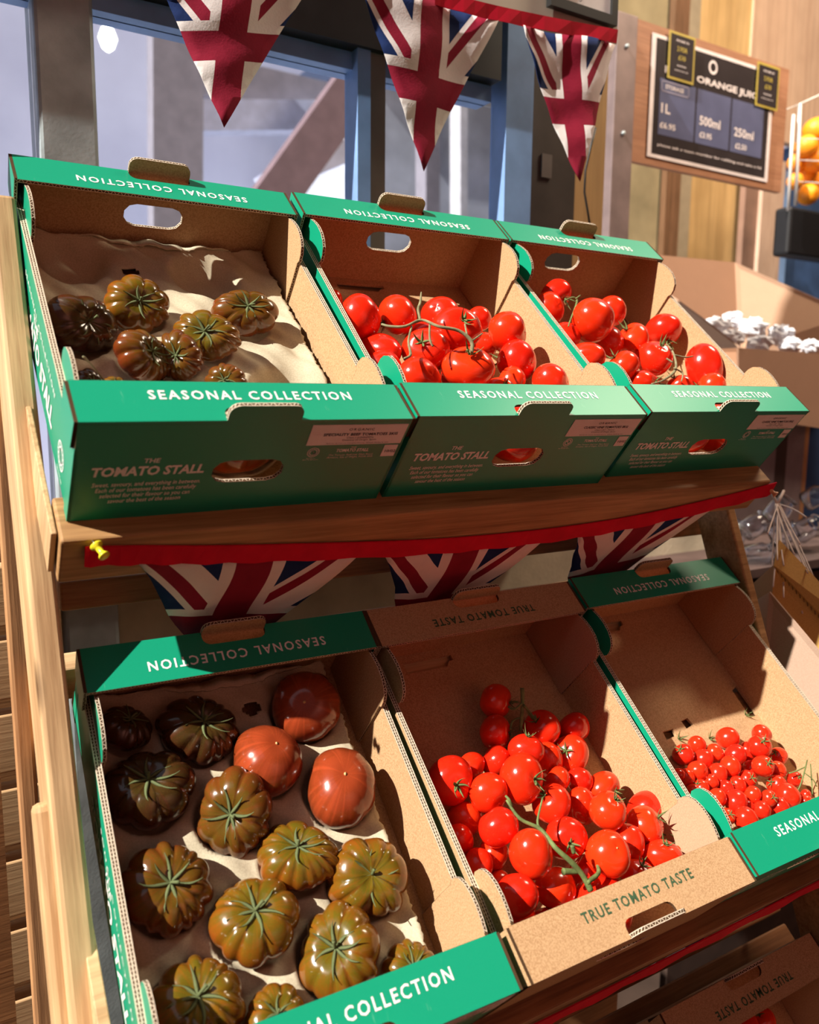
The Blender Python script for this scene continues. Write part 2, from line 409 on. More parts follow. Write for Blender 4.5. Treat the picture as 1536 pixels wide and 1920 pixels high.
def front_print(par, lt):
    def put(me, u, t, d=.0004, name='lettering'): return link(name, me, par, plane_M((u, -d, t), (1, 0, 0), (0, 0, 1)))
    put(tm('the', 'THE', INKW, .0135, .0052, bold=.02, shear=.15), .0622, .0708)
    put(tm('ts', 'TOMATO STALL', INKW, .094, .0112, bold=.035, shear=.15), .0615, .0590)
    put(tm('para', 'Sweet, savoury, and everything in between.\nEach of our tomatoes has been carefully\nselected for their flavour so you can\nsavour the best of the season', INKW, .0915, .0255, bold=.006, shear=.2, line=.95), .0618, .0335)
    b = MB(); b.box((.198, -.0006, .0835), (.2975, .0, .1085)); b.build('product_label', LBL, par)
    b = MB(); b.box((.2815, -.0006, .0662), (.2965, .0, .0812)); b.build('date_label', LBL, par)
    put(tm('org', 'ORGANIC', INKK, .0265, .0030, bold=.005, spacing=1.25), .249, .1030, .0009)
    put(tm('spec'+lt[0], lt[0], INKK, .078 if '3KG' in lt[0] else .066, .0034, bold=.02), .2505, .0968, .0009)
    put(tm('cls'+lt[1], lt[1]+'\nCountry of Origin Spain', INKK, .036, .0056, bold=.0, line=1), .2505, .0909, .0009)
    put(tm('store', 'Store at room temperature. Wash before use', INKK, .066, .0018, bold=.0), .2505, .0855, .0009)
    put(tm('dt', '10/02', INKK, .0118, .0034, bold=.005), .2900, .0735, .0009)
    put(tm('sthe', 'THE', INKW, .0055, .0018, bold=.01), .2485, .0795)
    put(tm('sts', 'TOMATO STALL', INKW, .0345, .0042, bold=.03, shear=.12), .2485, .0758)
    put(tm('addr', 'The Tomato Stall Ltd, Main Road,\nArreton, Isle of Wight, PO30 3AR', INKW, .049, .0058, bold=.0, shear=.12), .2485, .0680)
    put(tm('gb', 'GB-ORG-05\nNon UK Agriculture', INKW, .0155, .0032, bold=0.), .2078, .0655)
    put(logo_mesh(), .2080, .0742, name='printed_emblem')
def ring_pts(r, n=20, a0=0, a1=2*PI): return [(r*math.cos(a0+(a1-a0)*k/n), r*math.sin(a0+(a1-a0)*k/n)) for k in range(n+1)]
def ribbon(mb, pts, w_):
    vs = []; fs = []
    for i, p in enumerate(pts):
        q0 = Vector(pts[max(0, i-1)]); q1 = Vector(pts[min(len(pts)-1, i+1)]); d = (q1-q0).normalized(); n = Vector((-d.y, d.x))*w_/2
        vs += [(p[0]+n.x, p[1]+n.y, 0), (p[0]-n.x, p[1]-n.y, 0)]
        if i: k = 2*i; fs.append((k-2, k-1, k+1, k))
    mb.add(vs, fs)
def logo_mesh(r=.0058):
    if 'logo' in TM: return TM['logo']
    b = MB()
    ribbon(b, ring_pts(r), r*.10)
    ribbon(b, ring_pts(r*.62, 14), r*.12)
    for k in range(16):
        a = 2*PI*k/16; ribbon(b, [(r*.74*math.cos(a), r*.74*math.sin(a)), (r*.90*math.cos(a+.1), r*.90*math.sin(a+.1))], r*.09)
    for s_ in (1, -1): ribbon(b, [(s_*(-.55+.11*k)*r, s_*math.sin(k*.62)*r*.38) for k in range(11)], r*.13)
    TM['logo'] = b.mesh('printed_emblem', INKW, fix=False); return TM['logo']
def side_print(par):
    def put(me, v, t, name='lettering', sc=1): return link(name, me, par, plane_M((-.0005, v, t), (0, -1, 0), (0, 0, 1)) @ Matrix.Scale(sc, 4))
    put(tm('ts2', 'TOMATO STALL', INKW, .196, .023, bold=.03, shear=.15), .190, .031)
    put(tm('the2', 'THE', INKW, .028, .0105, bold=.02, shear=.15), .200, .0515)
    put(tm('seas2', 'SEASONAL COLLECTION', INKW, .185, .0055, bold=.012, spacing=1.35), .182, .0625)
    put(logo_mesh(), .045, .034, 'printed_emblem', 2.3)
    put(tm('gb2', 'GB-ORG-05', INKW, .024, .0035), .045, .012)
BEEF = ('SPECIALITY BEEF TOMATOES 3KG', 'Class I (UNSIZED)'); VINE = ('CLASSIC VINE TOMATOES 5KG', 'Class I (47 - 76mm)')
G1 = 'tomato crates on the two upper shelves of the stand'
make_crate('cardboard_crate', BM[0], 'green printed crate of olive beef tomatoes, left end of top shelf', G1, True, BEEF, True)
make_crate('cardboard_crate', BM[1], 'green printed crate of red vine tomatoes, middle of top shelf', G1, True, VINE)
make_crate('cardboard_crate', BM[2], 'green printed crate of red vine tomatoes, right end of top shelf', G1, True, VINE)
make_crate('cardboard_crate', BM[3], 'green printed crate of dark ribbed beef tomatoes, left end of second shelf', G1, True, BEEF, True)
make_crate('cardboard_crate', BM[4], 'plain brown crate with true tomato taste print, middle of second shelf', G1, False)
make_crate('cardboard_crate', BM[5], 'green printed crate nearly empty but for cherry tomatoes, second shelf right', G1, True, VINE, False, 'small')
make_crate('cardboard_crate', BM[6], 'plain brown crate half out of view on the lowest shelf', 'tomato crate on the lowest shelf', False)

# ------------------------------------------------------------------ tomatoes
def tomato_mesh(name, mat, seed, lobes=0, depth=.0, sq=.86, dim=.16, oval=0., pinch=0., nu=None, nv=None, smoothbottom=0.):
    rnd = random.Random(seed); nu = nu or (96 if lobes else 32); nv = nv or (40 if lobes else 20)
    ang = []
    if lobes:
        st = [1+rnd.uniform(-.55, .6) for _ in range(lobes)]; tot = sum(st); a = rnd.uniform(0, 6)
        for s_ in st: ang.append(a); a += s_/tot*2*PI
        dep = [rnd.uniform(.45, 1.0) for _ in range(lobes)]; amp = [rnd.uniform(-.05, .07) for _ in range(lobes)]
    ph = [rnd.uniform(0, 6) for _ in range(4)]
    vs = []; tone = []
    bulge = .62*depth
    def groove(phi):
        if not lobes: return 0, 0
        best = 9; g = 0; av = 0
        for i, a in enumerate(ang):
            d = abs((phi-a+PI) % (2*PI)-PI)
            nxt = ang[(i+1) % lobes]; wdt = ((nxt-a) % (2*PI))
            g = max(g, dep[i]*math.exp(-(d/.075)**1.25))
            x = (phi-a) % (2*PI)
            if x < wdt: q_ = 2*x/wdt-1; av = amp[i]*math.sin(PI*x/wdt)+bulge*(math.sqrt(max(0, 1-q_*q_*.96))-.8)
        return g, av
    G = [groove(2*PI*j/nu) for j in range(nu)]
    strk = [rnd.random()**2 for j in range(nu)]
    for i in range(nv+1):
        th = PI*i/nv
        for j in range(nu):
            phi = 2*PI*j/nu; g, av = G[j]
            wt = math.exp(-((th-.55)/.62)**2) if th > .35 else .9
            wt *= 1-smoothbottom*min(1, th/PI*1.3)
            r = 1-depth*.62*g*wt+av*math.sin(th)**.6*(1-smoothbottom*.8*min(1, th/PI*1.2))
            r *= 1+.025*math.sin(2*phi+ph[0])*math.sin(th)+.02*math.sin(3*phi+ph[1])*math.sin(th)+.012*math.sin(phi*2+th*3+ph[2])
            if oval: r *= 1+oval*math.cos(2*phi)*math.sin(th)
            if pinch: r *= 1-pinch*math.exp(-(math.cos(phi)/.28)**2)*math.exp(-((th-.5)/1.0)**2)
            x, y, z = r*math.sin(th)*math.cos(phi), r*math.sin(th)*math.sin(phi), math.cos(th)*sq*(r if not lobes else 1)
            z -= dim*math.exp(-(th/.42)**2)*(1+.0*g)
            z += .07*math.exp(-((PI-th)/.3)**2)
            vs.append((x, y, z))
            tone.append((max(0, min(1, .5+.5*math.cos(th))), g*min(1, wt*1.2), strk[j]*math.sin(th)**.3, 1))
    b = MB(); fs = []
    for i in range(nv):
        for j in range(nu):
            a = i*nu+j; c = i*nu+(j+1) % nu; fs.append((a, a+nu, c+nu, c))
    b.add(vs, fs, 0, True); me = b.mesh(name, mat, fix=True)
    at_ = me.attributes.new('tone', 'FLOAT_COLOR', 'POINT')
    for i, t in enumerate(tone): at_.data[i].color = t
    return me
def calyx_mesh(seed, n=6, ln=.42, wd=.07, curl=.12, z0=.72, stalk=.16, mat=None, hi=.1):
    rnd = random.Random(seed); b = MB()
    for k in range(n):
        a = 2*PI*k/n+rnd.uniform(-.2, .2); L = ln*rnd.uniform(.75, 1.2); cu = curl*rnd.uniform(.3, 1.7); tw = rnd.uniform(-.35, .35)
        vs = []; m = 6
        for i in range(m+1):
            s_ = i/m; r = .03+L*s_; aa = a+tw*s_*s_
            wd_ = wd*(1-s_)**.7*(.6+.9*min(1, s_*4))+.004
            z = z0+hi*math.sin(min(1, s_*1.6)*PI/2)*.6-.05*s_+cu*s_*s_
            px_, py_ = r*math.cos(aa), r*math.sin(aa); nx, ny = -math.sin(aa), math.cos(aa)
            for q, dz in ((-1, 0), (0, .025), (1, 0), (0, -.015)):
                vs.append((px_+nx*q*wd_, py_+ny*q*wd_, z+dz))
        fs = []
        for i in range(m):
            for q in range(4):
                a0 = i*4+q; a1 = i*4+(q+1) % 4; fs.append((a0, a1, a1+4, a0+4))
        b.add(vs, fs, 0, True)
    if stalk:
        dx, dy = rnd.uniform(-.12, .12), rnd.uniform(-.12, .12)
        b.tube([(0, 0, z0-.03), (dx*.3, dy*.3, z0+stalk*.5), (dx, dy, z0+stalk), (dx*1.4, dy*1.4, z0+stalk*1.08)], [.045, .034, .040, .05], 7)
    return b.mesh('calyx', mat or STEM)
RM = [tomato_mesh('tomato', RED, s, sq=.90, dim=.12, nu=36, nv=22) for s in (1, 2, 3)]
RMo = tomato_mesh('tomato', RED, 9, lobes=5, depth=.05, sq=.82, dim=.16, nu=40, nv=24)
CM = [tomato_mesh('tomato', CHR, s+20, sq=.97, dim=.06, nu=24, nv=16) for s in (1, 2)]
RC_ = [calyx_mesh(s, 5, .38, .055, .42, .80, .18) for s in (1, 2, 3)]
CC_ = [calyx_mesh(s+5, 5, .55, .06, .30, .92, .22) for s in (1, 2)]
BMsh = {}
for key, mt in (('olive', BF_OLIVE), ('brown', BF_BROWN), ('red', BF_RED), ('dark', BF_DARK)):
    BMsh[key] = [tomato_mesh('tomato', mt, 40+s, lobes=n, depth=.20, sq=.72, dim=.25) for s, n in ((1, 10), (2, 12), (3, 9), (4, 13))]
BMsh['red'] = [tomato_mesh('tomato', BF_RED, 60+s, lobes=9, depth=.07, sq=.86, dim=.14, smoothbottom=.8) for s in (1, 2)]
BLOB = {k: tomato_mesh('tomato', m, 77, lobes=9, depth=.20, sq=.78, dim=.26, oval=.10, pinch=.24) for k, m in (('olive', BF_OLIVE), ('brown', BF_BROWN), ('dark', BF_DARK))}
BC_ = [calyx_mesh(s+11, 7, .60, .040, .16, .50, .20, STEMB, hi=.08) for s in (1, 2, 3)]
scar_me = None
def place(i, px, py, rx, ry, t=None, stem=None, me=None, cal=None, name='tomato', label='', group='', local=None, cat='tomato', scar=False, dz=1.0, depth=None):
    """tomato seen at px,py with half sizes rx,ry; t = height of its centre above the crate floor"""
    r_ = (rx+ry)/2
    if local is None:
        lc = inter(i, px, py, 2, t); p = BM[i] @ lc
    else: p = BM[i] @ Vector(local); lc = Vector(local)
    fw = RC @ Vector((0, 0, -1)); dep = (p-EYE).dot(fw)
    R = r_*dep/F*(1.05 if me.materials[0] in (RED, CHR) else 1.0) if local is None else rx
    vd = (EYE-p).normalized()
    right = (RC @ Vector((1, 0, 0))); right = (right-vd*right.dot(vd)).normalized(); up = vd.cross(right)
    if stem is None: z = (vd*.2+BM[i].to_3x3() @ Vector((0, 0, -1))).normalized()
    elif isinstance(stem, Vector): z = stem.normalized()
    else:
        dx, dy = (stem[0]-px)/r_, -(stem[1]-py)/r_; q = min(.97, math.hypot(dx, dy)); hh = math.hypot(dx, dy) or 1
        dx, dy = dx/hh*q, dy/hh*q
        z = (right*dx+up*dy+vd*math.sqrt(1-q*q)).normalized()
    x = (right-z*right.dot(z)).normalized(); y = z.cross(x)
    if scar: z = -z; y = -y
    M = Matrix.Identity(4)
    sx_, sy_ = (rx/r_*R, ry/r_*R) if local is None else (R, R)
    for k in range(3): M[k][0] = x[k]*sx_; M[k][1] = y[k]*sy_; M[k][2] = z[k]*R*dz; M[k][3] = p[k]
    o = link(name, me, None, M); tag(o, label, cat, group)
    if cal: link('calyx', cal, o)
    if scar:
        global scar_me
        if not scar_me:
            b = MB(); b.tube([(0, 0, 0), (0, 0, .02)], [.045, .03], 10); scar_me = b.mesh('blossom_scar', SCAR)
        zb = min(v.co.z for v in me.vertices if abs(v.co.x) < .12 and abs(v.co.y) < .12)
        link('blossom_scar', scar_me, o, Matrix.Translation((0, 0, zb-.012)))
    o['_r'] = R; o['_l'] = tuple(lc); del o['_r']; del o['_l']
    return o, lc, R

beefs4 = [  # px, py, rx, ry, stem, kind, variant, label, scar, t
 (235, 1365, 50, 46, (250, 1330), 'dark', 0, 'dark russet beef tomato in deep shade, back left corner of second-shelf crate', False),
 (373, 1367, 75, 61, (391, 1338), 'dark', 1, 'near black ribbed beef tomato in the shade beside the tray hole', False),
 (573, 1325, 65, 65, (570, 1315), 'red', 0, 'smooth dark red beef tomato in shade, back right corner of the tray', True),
 (502, 1426, 66, 67, (521, 1388), 'red', 1, 'smooth russet beef tomato half in sun, left of the orange one', True),
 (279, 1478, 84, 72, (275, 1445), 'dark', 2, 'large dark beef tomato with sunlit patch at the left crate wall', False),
 (440, 1523, 70, 77, (425, 1531), 'brown', 0, 'brown ribbed beef tomato with star calyx facing viewer, centre of tray', False),
 (639, 1477, 65, 75, (649, 1447), 'red', 0, 'smooth orange red beef tomato with radiating scar near right wall', True),
 (558, 1605, 76, 62, (559, 1572), 'olive', 3, 'wide olive brown ribbed tomato with curled calyx, right of centre', False),
 (313, 1664, 84, 78, (324, 1648), 'brown', 1, 'large brown tomato with green star, half shaded at left wall', False),
 (478, 1724, 82, 77, (478, 1695), 'olive', 2, 'large orange brown tomato with tall green stalk, front middle of tray', False),
 (637, 1787, 76, 85, (621, 1770), 'olive', 0, 'deeply ribbed brown tomato with spread calyx behind green front flange', False),
 (771, 1822, 52, 55, (780, 1805), 'olive', 1, 'small olive tomato half hidden behind the front flange at right', False),
 (371, 1885, 86, 84, (369, 1856), 'olive', 1, 'large olive tomato cut by bottom edge of view', False),
 (516, 1910, 55, 62, (525, 1895), 'olive', 2, 'small olive tomato beside the largest front one, at bottom edge of view', False)]
cups4 = []; cups1 = []
GB4 = 'beef tomatoes in the second-shelf crate'; GB1 = 'beef tomatoes in the top-left crate'
for k, (px, py, rx, ry, st, kind, va, lb, sc) in enumerate(beefs4):
    me = BMsh[kind][va % len(BMsh[kind])]
    o, lc, R = place(3, px, py, rx, ry, .047, st, me, None if sc else BC_[k % 3], label=lb, group=GB4, scar=sc)
    cups4.append((lc.x, lc.y, R))
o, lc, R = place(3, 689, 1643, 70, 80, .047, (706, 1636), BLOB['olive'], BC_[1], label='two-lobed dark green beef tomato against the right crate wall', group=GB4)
cups4.append((lc.x, lc.y, R))
beefs1 = [
 (148, 607, 68, 62, (182, 598), 'blob', 'dark', 'lopsided dark green beef tomato with orange shoulder at left wall'),
 (256, 571, 61, 51, (270, 558), 0, 'olive', 'yellow olive ribbed tomato with star calyx at back of tray'),
 (460, 586, 62, 43, (472, 562), 2, 'brown', 'flat brown ribbed tomato with upright calyx near right wall'),
 (386, 631, 63, 47, (383, 612), 3, 'olive', 'olive ribbed tomato with curled stalk in middle of tray'),
 (268, 668, 57, 48, (304, 650), 1, 'brown', 'shiny red brown tomato lobe in front of the olive one'),
 (337, 668, 43, 46, (322, 665), 3, 'brown', 'narrow brown ribbed tomato wedged beside the shiny one'),
 (425, 714, 38, 32, (416, 712), 1, 'brown', 'small brown tomato peeping over the front flange'),
 (168, 722, 32, 30, (185, 712), 0, 'dark', 'small dark tomato with long dry stalk by front left corner'),
 (215, 728, 26, 24, (222, 716), 2, 'olive', 'small yellow orange tomato just showing over the front flange')]
for k, (px, py, rx, ry, st, va, kind, lb) in enumerate(beefs1):
    me = BLOB[kind] if va == 'blob' else BMsh[kind][va]
    o, lc, R = place(0, px, py, rx, ry, .050, st, me, BC_[k % 3], label=lb, group=GB1)
    cups1.append((lc.x, lc.y, R))
    if k == 7:
        Mi = o.matrix_basis.inverted(); b = MB()
        pts = [inter(0, x, y, 2, t) for x, y, t in ((196, 714, .075), (185, 700, .082), (170, 682, .088), (158, 670, .092), (155, 668, .093))]
        b.tube([Mi @ (BM[0] @ p) for p in pts], [.06, .05, .05, .08, .05], 7); b.build('stalk', STEMD, o)
o, lc, R = place(0, 0, 0, .044, .044, None, BM[0].to_3x3() @ Vector((-.1, .9, 1)), BMsh['olive'][2], BC_[0], label='glossy olive yellow tomato seen through the hand hole of the top-left crate', group=GB1, local=(.153, .052, .040))
cups1.append((lc.x, lc.y, R))

def tray(i, cups, seed, lift, label, lx, hole):
    rnd = random.Random(seed); nu, nv = 90, 120; vs = []; fs = []
    u0, u1, v0, v1 = .0115, lx, .03, D-.010
    for b_ in range(nv+1):
        for a in range(nu+1):
            u = u0+(u1-u0)*a/nu; v = v0+(v1-v0)*b_/nv
            h = .034
            for (cu, cv, R) in cups:
                d = math.hypot(u-cu, v-cv)
                if d < R*1.5: h = min(h, max(.010, .045-math.sqrt(max(0, (R*1.05)**2-d*d))*.92) if d < R*1.05 else .034)
            e = min(a, nu-a, b_, nv-b_)
            ridge = .0022*math.sin(u*95)*math.sin(v*80+1)+.0012*math.sin(u*210+v*150)
            edge = min(1, e/6)
            h = h+ridge+(1-edge)*.004
            for (cu, cv, r2) in lift: h -= .024*math.exp(-(((u-cu)**2+(v-cv)**2)/r2**2)**3)
            uu, vv = u, v
            if a == nu: uu += rnd.uniform(-.002, .0015)
            if b_ == nv: vv += .008*math.sin(u*24+1.0)-.008+rnd.uniform(-.001, .001); 
            vs.append((uu, vv, max(.0065, h)))
    for b_ in range(nv):
        for a in range(nu):
            u = u0+(u1-u0)*(a+.5)/nu; v = v0+(v1-v0)*(b_+.5)/nv
            if math.hypot((u-hole[0])/1.3, v-hole[1]) < .0075: continue
            k = b_*(nu+1)+a; fs.append((k, k+1, k+nu+2, k+nu+1))
    b = MB(); b.add(vs, fs, 0, True)
    o = b.build('moulded_tray', PULP, None, False, BM[i]); tag(o, label, 'tray', 'moulded pulp trays in the crates')
    m = o.modifiers.new('thickness', 'SOLIDIFY'); m.thickness = .0018; m.offset = -1
    return o
hl1 = inter(0, 243, 514, 2, .03); hl4 = inter(3, 471, 1332, 2, .03)
tray(3, cups4, 3, [(.06, .10, .022), (.05, .20, .02)], 'grey moulded pulp tray with hollows under the dark beef tomatoes', W-.032, (hl4.x, hl4.y))
tray(0, cups1, 4, [(.055, .345, .036), (.20, .335, .036), (.235, .13, .035)], 'grey moulded pulp tray in the top-left crate with empty hollows', W-.014, (hl1.x, hl1.y))

ORD = ['first', 'second', 'third', 'fourth', 'fifth', 'sixth', 'seventh', 'eighth', 'ninth', 'tenth', 'eleventh', 'twelfth']
def label_rows(lst, where, kind, nrow):
    """names for a pile: rows from the back (top of the picture), then order from the left"""
    idx = sorted(range(len(lst)), key=lambda k: lst[k][1]); out = {}
    n = len(idx); sz = n/nrow
    for r in range(nrow):
        row = sorted(idx[int(round(r*sz)):int(round((r+1)*sz))], key=lambda k: lst[k][0])
        rn = 'in back row' if r == 0 else ('in front row' if r == nrow-1 else 'in %s row from back' % ORD[r])
        for q, k in enumerate(row):
            out[k] = '%s in %s, %s from left %s' % (kind, where, ORD[q], rn)
    return out
def settle(i, lst, hmax=None):
    """centre positions from picture place and layer height, then nudge apart those that would sink into each other"""
    fw = RC @ Vector((0, 0, -1)); P = []
    for e in lst:
        p = BM[i] @ inter(i, e[0], e[1], 2, e[4]); P.append([p, (e[2]+e[3])/2])
    Mi = BM[i].inverted()
    def rad(k): return P[k][1]*((P[k][0]-EYE).dot(fw))/F
    for it in range(60):
        mv = 0
        for a in range(len(P)):
            for b_ in range(a+1, len(P)):
                d = (P[a][0]-P[b_][0]).length; s_ = (rad(a)+rad(b_))*.93
                if d < s_:
                    k = s_-d
                    na, nb = (a, b_) if (P[a][0]-EYE).length < (P[b_][0]-EYE).length else (b_, a)
                    u = (P[na][0]-EYE).normalized(); P[na][0] -= u*k*.5
                    v = (P[nb][0]-EYE).normalized(); q = P[nb][0]+v*k*.5
                    l = Mi @ q
                    if l.z > rad(nb)*.9 and l.y < D-.01: P[nb][0] = q
                    mv += k
        if mv < .001: break
    return [Mi @ p[0] for p in P], [rad(k) for k in range(len(P))]
def pile(i, lst, where, kind, nrow, meshes, cals, group, fill=None, vine=None):
    lab = label_rows(lst, where, kind, nrow)
    pos, rr = settle(i, lst)
    for k, e in enumerate(lst):
        px, py, rx, ry, t = e[:5]; st = e[5] if len(e) > 5 else None
        sc = len(e) > 6
        me = meshes[k % len(meshes)]
        if len(e) > 6 and e[6] == 'o': me = RMo; sc = False
        l = pos[k]; p = BM[i] @ l
        rnd = random.Random(k*7+i)
        stv = st
        if st is None: stv = BM[i].to_3x3() @ Vector((rnd.uniform(-1, 1), rnd.uniform(.2, 1), rnd.uniform(-.9, .1)))
        # re-place along the same line of sight at the settled depth
        o, lc, R = place(i, px, py, rx, ry, l.z, stv, me, cals[k % len(cals)] if st else None, label=lab[k], group=group, scar=sc)
    n = 0
    if fill:
        (u0, u1, v0, v1, r) = fill
        v = v0; row = 0
        while v < v1:
            u = u0+(row % 2)*r
            while u < u1:
                q = Vector((u, v, r+TH+.0005))
                if min(math.hypot(q.x-l.x, q.y-l.y) for l in pos) < .042 and all((q-pos[k]).length > (r+rr[k])*.90 for k in range(len(pos))):
                    place(i, 0, 0, r, r, None, BM[i].to_3x3() @ Vector((.3, .5, -1)), meshes[n % len(meshes)], None, label='%s buried low in %s' % (kind, where), group=group+', buried', local=tuple(q)); n += 1
                u += 2*r*1.0
            v += 2*r*.9; row += 1
L1, L2, L3 = .034, .066, .092
b2 = [(625, 562, 18, 18, .04), (674, 597, 40, 42, .070), (745, 590, 37, 36, .072, (716, 606)), (826, 588, 35, 30, .060), (898, 598, 24, 22, .05),
 (856, 617, 46, 40, .088, (872, 598), 'o'), (951, 623, 39, 38, .072), (969, 678, 38, 38, .068, (1001, 681), 's'), (1032, 722, 40, 36, .062),
 (877, 690, 47, 40, .082, (882, 660), 'o'), (785, 710, 45, 37, .074), (713, 657, 42, 31, .058), (720, 690, 37, 32, .056), (797, 655, 43, 38, .070, (790, 640), 'o'),
 (877, 727, 31, 28, .058), (937, 735, 29, 28, .050, (948, 722)), (958, 718, 32, 26, .046), (905, 650, 26, 28, .046)]
b3 = [(1043, 552, 29, 27, .060, (1062, 562)), (1029, 579, 29, 30, .062), (1112, 600, 41, 41, .090), (1147, 583, 26, 28, .060), (1062, 630, 27, 24, .060),
 (1101, 670, 32, 28, .070), (1188, 637, 28, 33, .066, (1172, 615)), (1143, 642, 28, 28, .050), (1244, 619, 32, 31, .056, (1255, 642)), (1227, 672, 32, 35, .060, (1240, 645)),
 (1168, 688, 31, 27, .064, (1148, 668)), (1320, 690, 43, 33, .060), (1207, 720, 32, 24, .058, (1232, 715)), (1332, 730, 33, 26, .050, (1290, 722)), (1273, 725, 24, 22, .045, (1262, 705))]
b5 = [(930, 1315, 33, 31, .034, (962, 1318)), (929, 1373, 32, 31, .034, (961, 1375)), (1015, 1366, 34, 34, .036, (1003, 1349)), (1076, 1365, 30, 30, .034), (1070, 1415, 34, 35, .040, (1060, 1408)),
 (987, 1405, 32, 29, .056, (992, 1378)), (1026, 1425, 28, 34, .032), (844, 1463, 43, 43, .050, (859, 1474)), (885, 1435, 26, 24, .034), (930, 1427, 28, 27, .036),
 (978, 1459, 40, 45, .070, (1007, 1463)), (916, 1487, 35, 38, .060), (1045, 1463, 25, 24, .034), (1087, 1463, 25, 24, .034), (1132, 1475, 33, 26, .040, (1156, 1484)),
 (1035, 1507, 35, 36, .064, (1018, 1490)), (1090, 1511, 28, 36, .046), (1140, 1520, 33, 38, .062, (1158, 1497)), (1212, 1517, 34, 34, .036), (1210, 1547, 35, 35, .062, (1240, 1532)),
 (935, 1551, 36, 41, .070), (872, 1535, 32, 34, .040), (860, 1575, 28, 34, .030), (893, 1625, 33, 32, .044), (924, 1600, 30, 34, .042),
 (996, 1601, 40, 45, .084), (1061, 1572, 39, 38, .060, (1070, 1583)), (1141, 1601, 40, 42, .078, (1160, 1590), 's'), (1178, 1582, 31, 34, .052), (1243, 1606, 36, 29, .056, (1252, 1582)),
 (1289, 1582, 35, 32, .046, (1262, 1572)), (1196, 1640, 33, 26, .052, (1208, 1622)), (971, 1679, 37, 39, .072), (1042, 1665, 41, 36, .050), (1100, 1640, 36, 36, .040), (935, 1655, 22, 22, .034), (975, 1722, 32, 24, .040)]
zc = [(437,583,82),(547,500,70),(600,615,77),(690,570,70),(798,450,88),(1072,418,76),(1055,515,90),(960,555,72),(862,583,82),(1208,597,70),(555,712,78),(715,735,78),(818,677,82),(985,700,72),(1082,675,84),(1200,705,66),(460,765,68),(665,800,56),(580,850,66),(955,782,70),(872,827,70),(785,852,60),(712,930,72),(862,962,92),(1000,905,66),(1130,935,64),(1195,825,76),(1285,915,94),(1340,780,60),(1075,1030,72),(1215,1010,82),(945,1105,95),(1425,960,52),(615,945,50),(520,870,50),(790,1085,66),(400,745,52),(960,1000,50),(1430,905,40)]
calk = {0: 0, 6: 1, 9: 1, 14: 1, 16: 1, 18: 1, 20: 1, 26: 1, 28: 1, 25: 1, 19: 1, 35: 1}
b6 = []
for k, (x, y, r) in enumerate(zc):
    X, Y, R = 1180+x/4.315, 1280+y/4.315, r/4.315
    t = .0165+(.012 if k in (12, 14, 8, 5, 6) else 0)+(.010 if y > 700 else 0)+(.010 if y > 880 else 0)
    e = (X, Y, R, R, t)
    if k in calk: a = random.uniform(0, 6.28); e += ((X+R*.6*math.cos(a), Y-R*.55*abs(math.sin(a))),)
    b6.append(e)
pile(1, b2, 'top middle crate', 'red vine tomato', 4, RM, RC_, 'vine tomatoes in the top middle crate', fill=(.045, .27, .045, .25, .031))
pile(2, b3, 'top right crate', 'red vine tomato', 4, RM, RC_, 'vine tomatoes in the top right crate', fill=(.045, .25, .045, .25, .030))
pile(4, b5, 'plain brown crate', 'red vine tomato', 6, RM, RC_, 'vine tomatoes in the brown crate', fill=(.040, .27, .040, .30, .026))
pile(5, b6, 'cherry tomato crate', 'cherry tomato', 6, CM, CC_, 'cherry tomatoes in the green crate')
for (bi, l) in ((1, (.168, .044, .048)), (1, (.108, .048, .044)), (2, (.15, .044, .048)), (2, (.205, .046, .044)), (4, (.155, .042, .044))):
    place(bi, 0, 0, .035, .035, None, Vector((0, 1, -.3)), RM[0], None, label='red vine tomato behind the front hand hole of %s crate, %s' % ({1: 'the top middle', 2: 'the top right', 4: 'the brown'}[bi], 'left one' if l[0] < .13 else 'right one' if l[0] > .16 else 'middle one'), group='tomatoes behind the hand holes', local=l)
for k, (px, py, r) in enumerate([(1392, 1925, 30), (1430, 1915, 24), (1345, 1935, 22)]):
    place(6, px, py, r, r, .035, (px-5, py-12), RM[k % 3], RC_[k % 3], label='red tomato at bottom edge of view in lowest crate, %s from left' % ['second', 'third', 'first'][k], group='tomatoes in the lowest crate')

# vine trusses: each one stem system
def truss(i, label, paths, mat=STEM, group='vine stems among the tomatoes'):
    """paths: lists of (px,py,t,radius_mm)"""
    root = None
    for k, pth in enumerate(paths):
        b = MB(); pts = [BM[i] @ inter(i, x, y, 2, t) for x, y, t, r in pth]
        P = []; Rr = []
        for a in range(len(pts)-1):
            for s_ in range(4):
                f = s_/4
                p0, p1, p2, p3 = pts[max(0, a-1)], pts[a], pts[a+1], pts[min(len(pts)-1, a+2)]
                P.append(.5*((2*p1)+(-p0+p2)*f+(2*p0-5*p1+4*p2-p3)*f*f+(-p0+3*p1-3*p2+p3)*f**3)); Rr.append((pth[a][3]*(1-f)+pth[a+1][3]*f)/1000)
        P.append(pts[-1]); Rr.append(pth[-1][3]/1000)
        b.tube(P, Rr, 8)
        if root is None: root = tag(b.build('vine_stem', mat), label, 'vine', group)
        else: b.build('side_stem', mat, root)
    return root
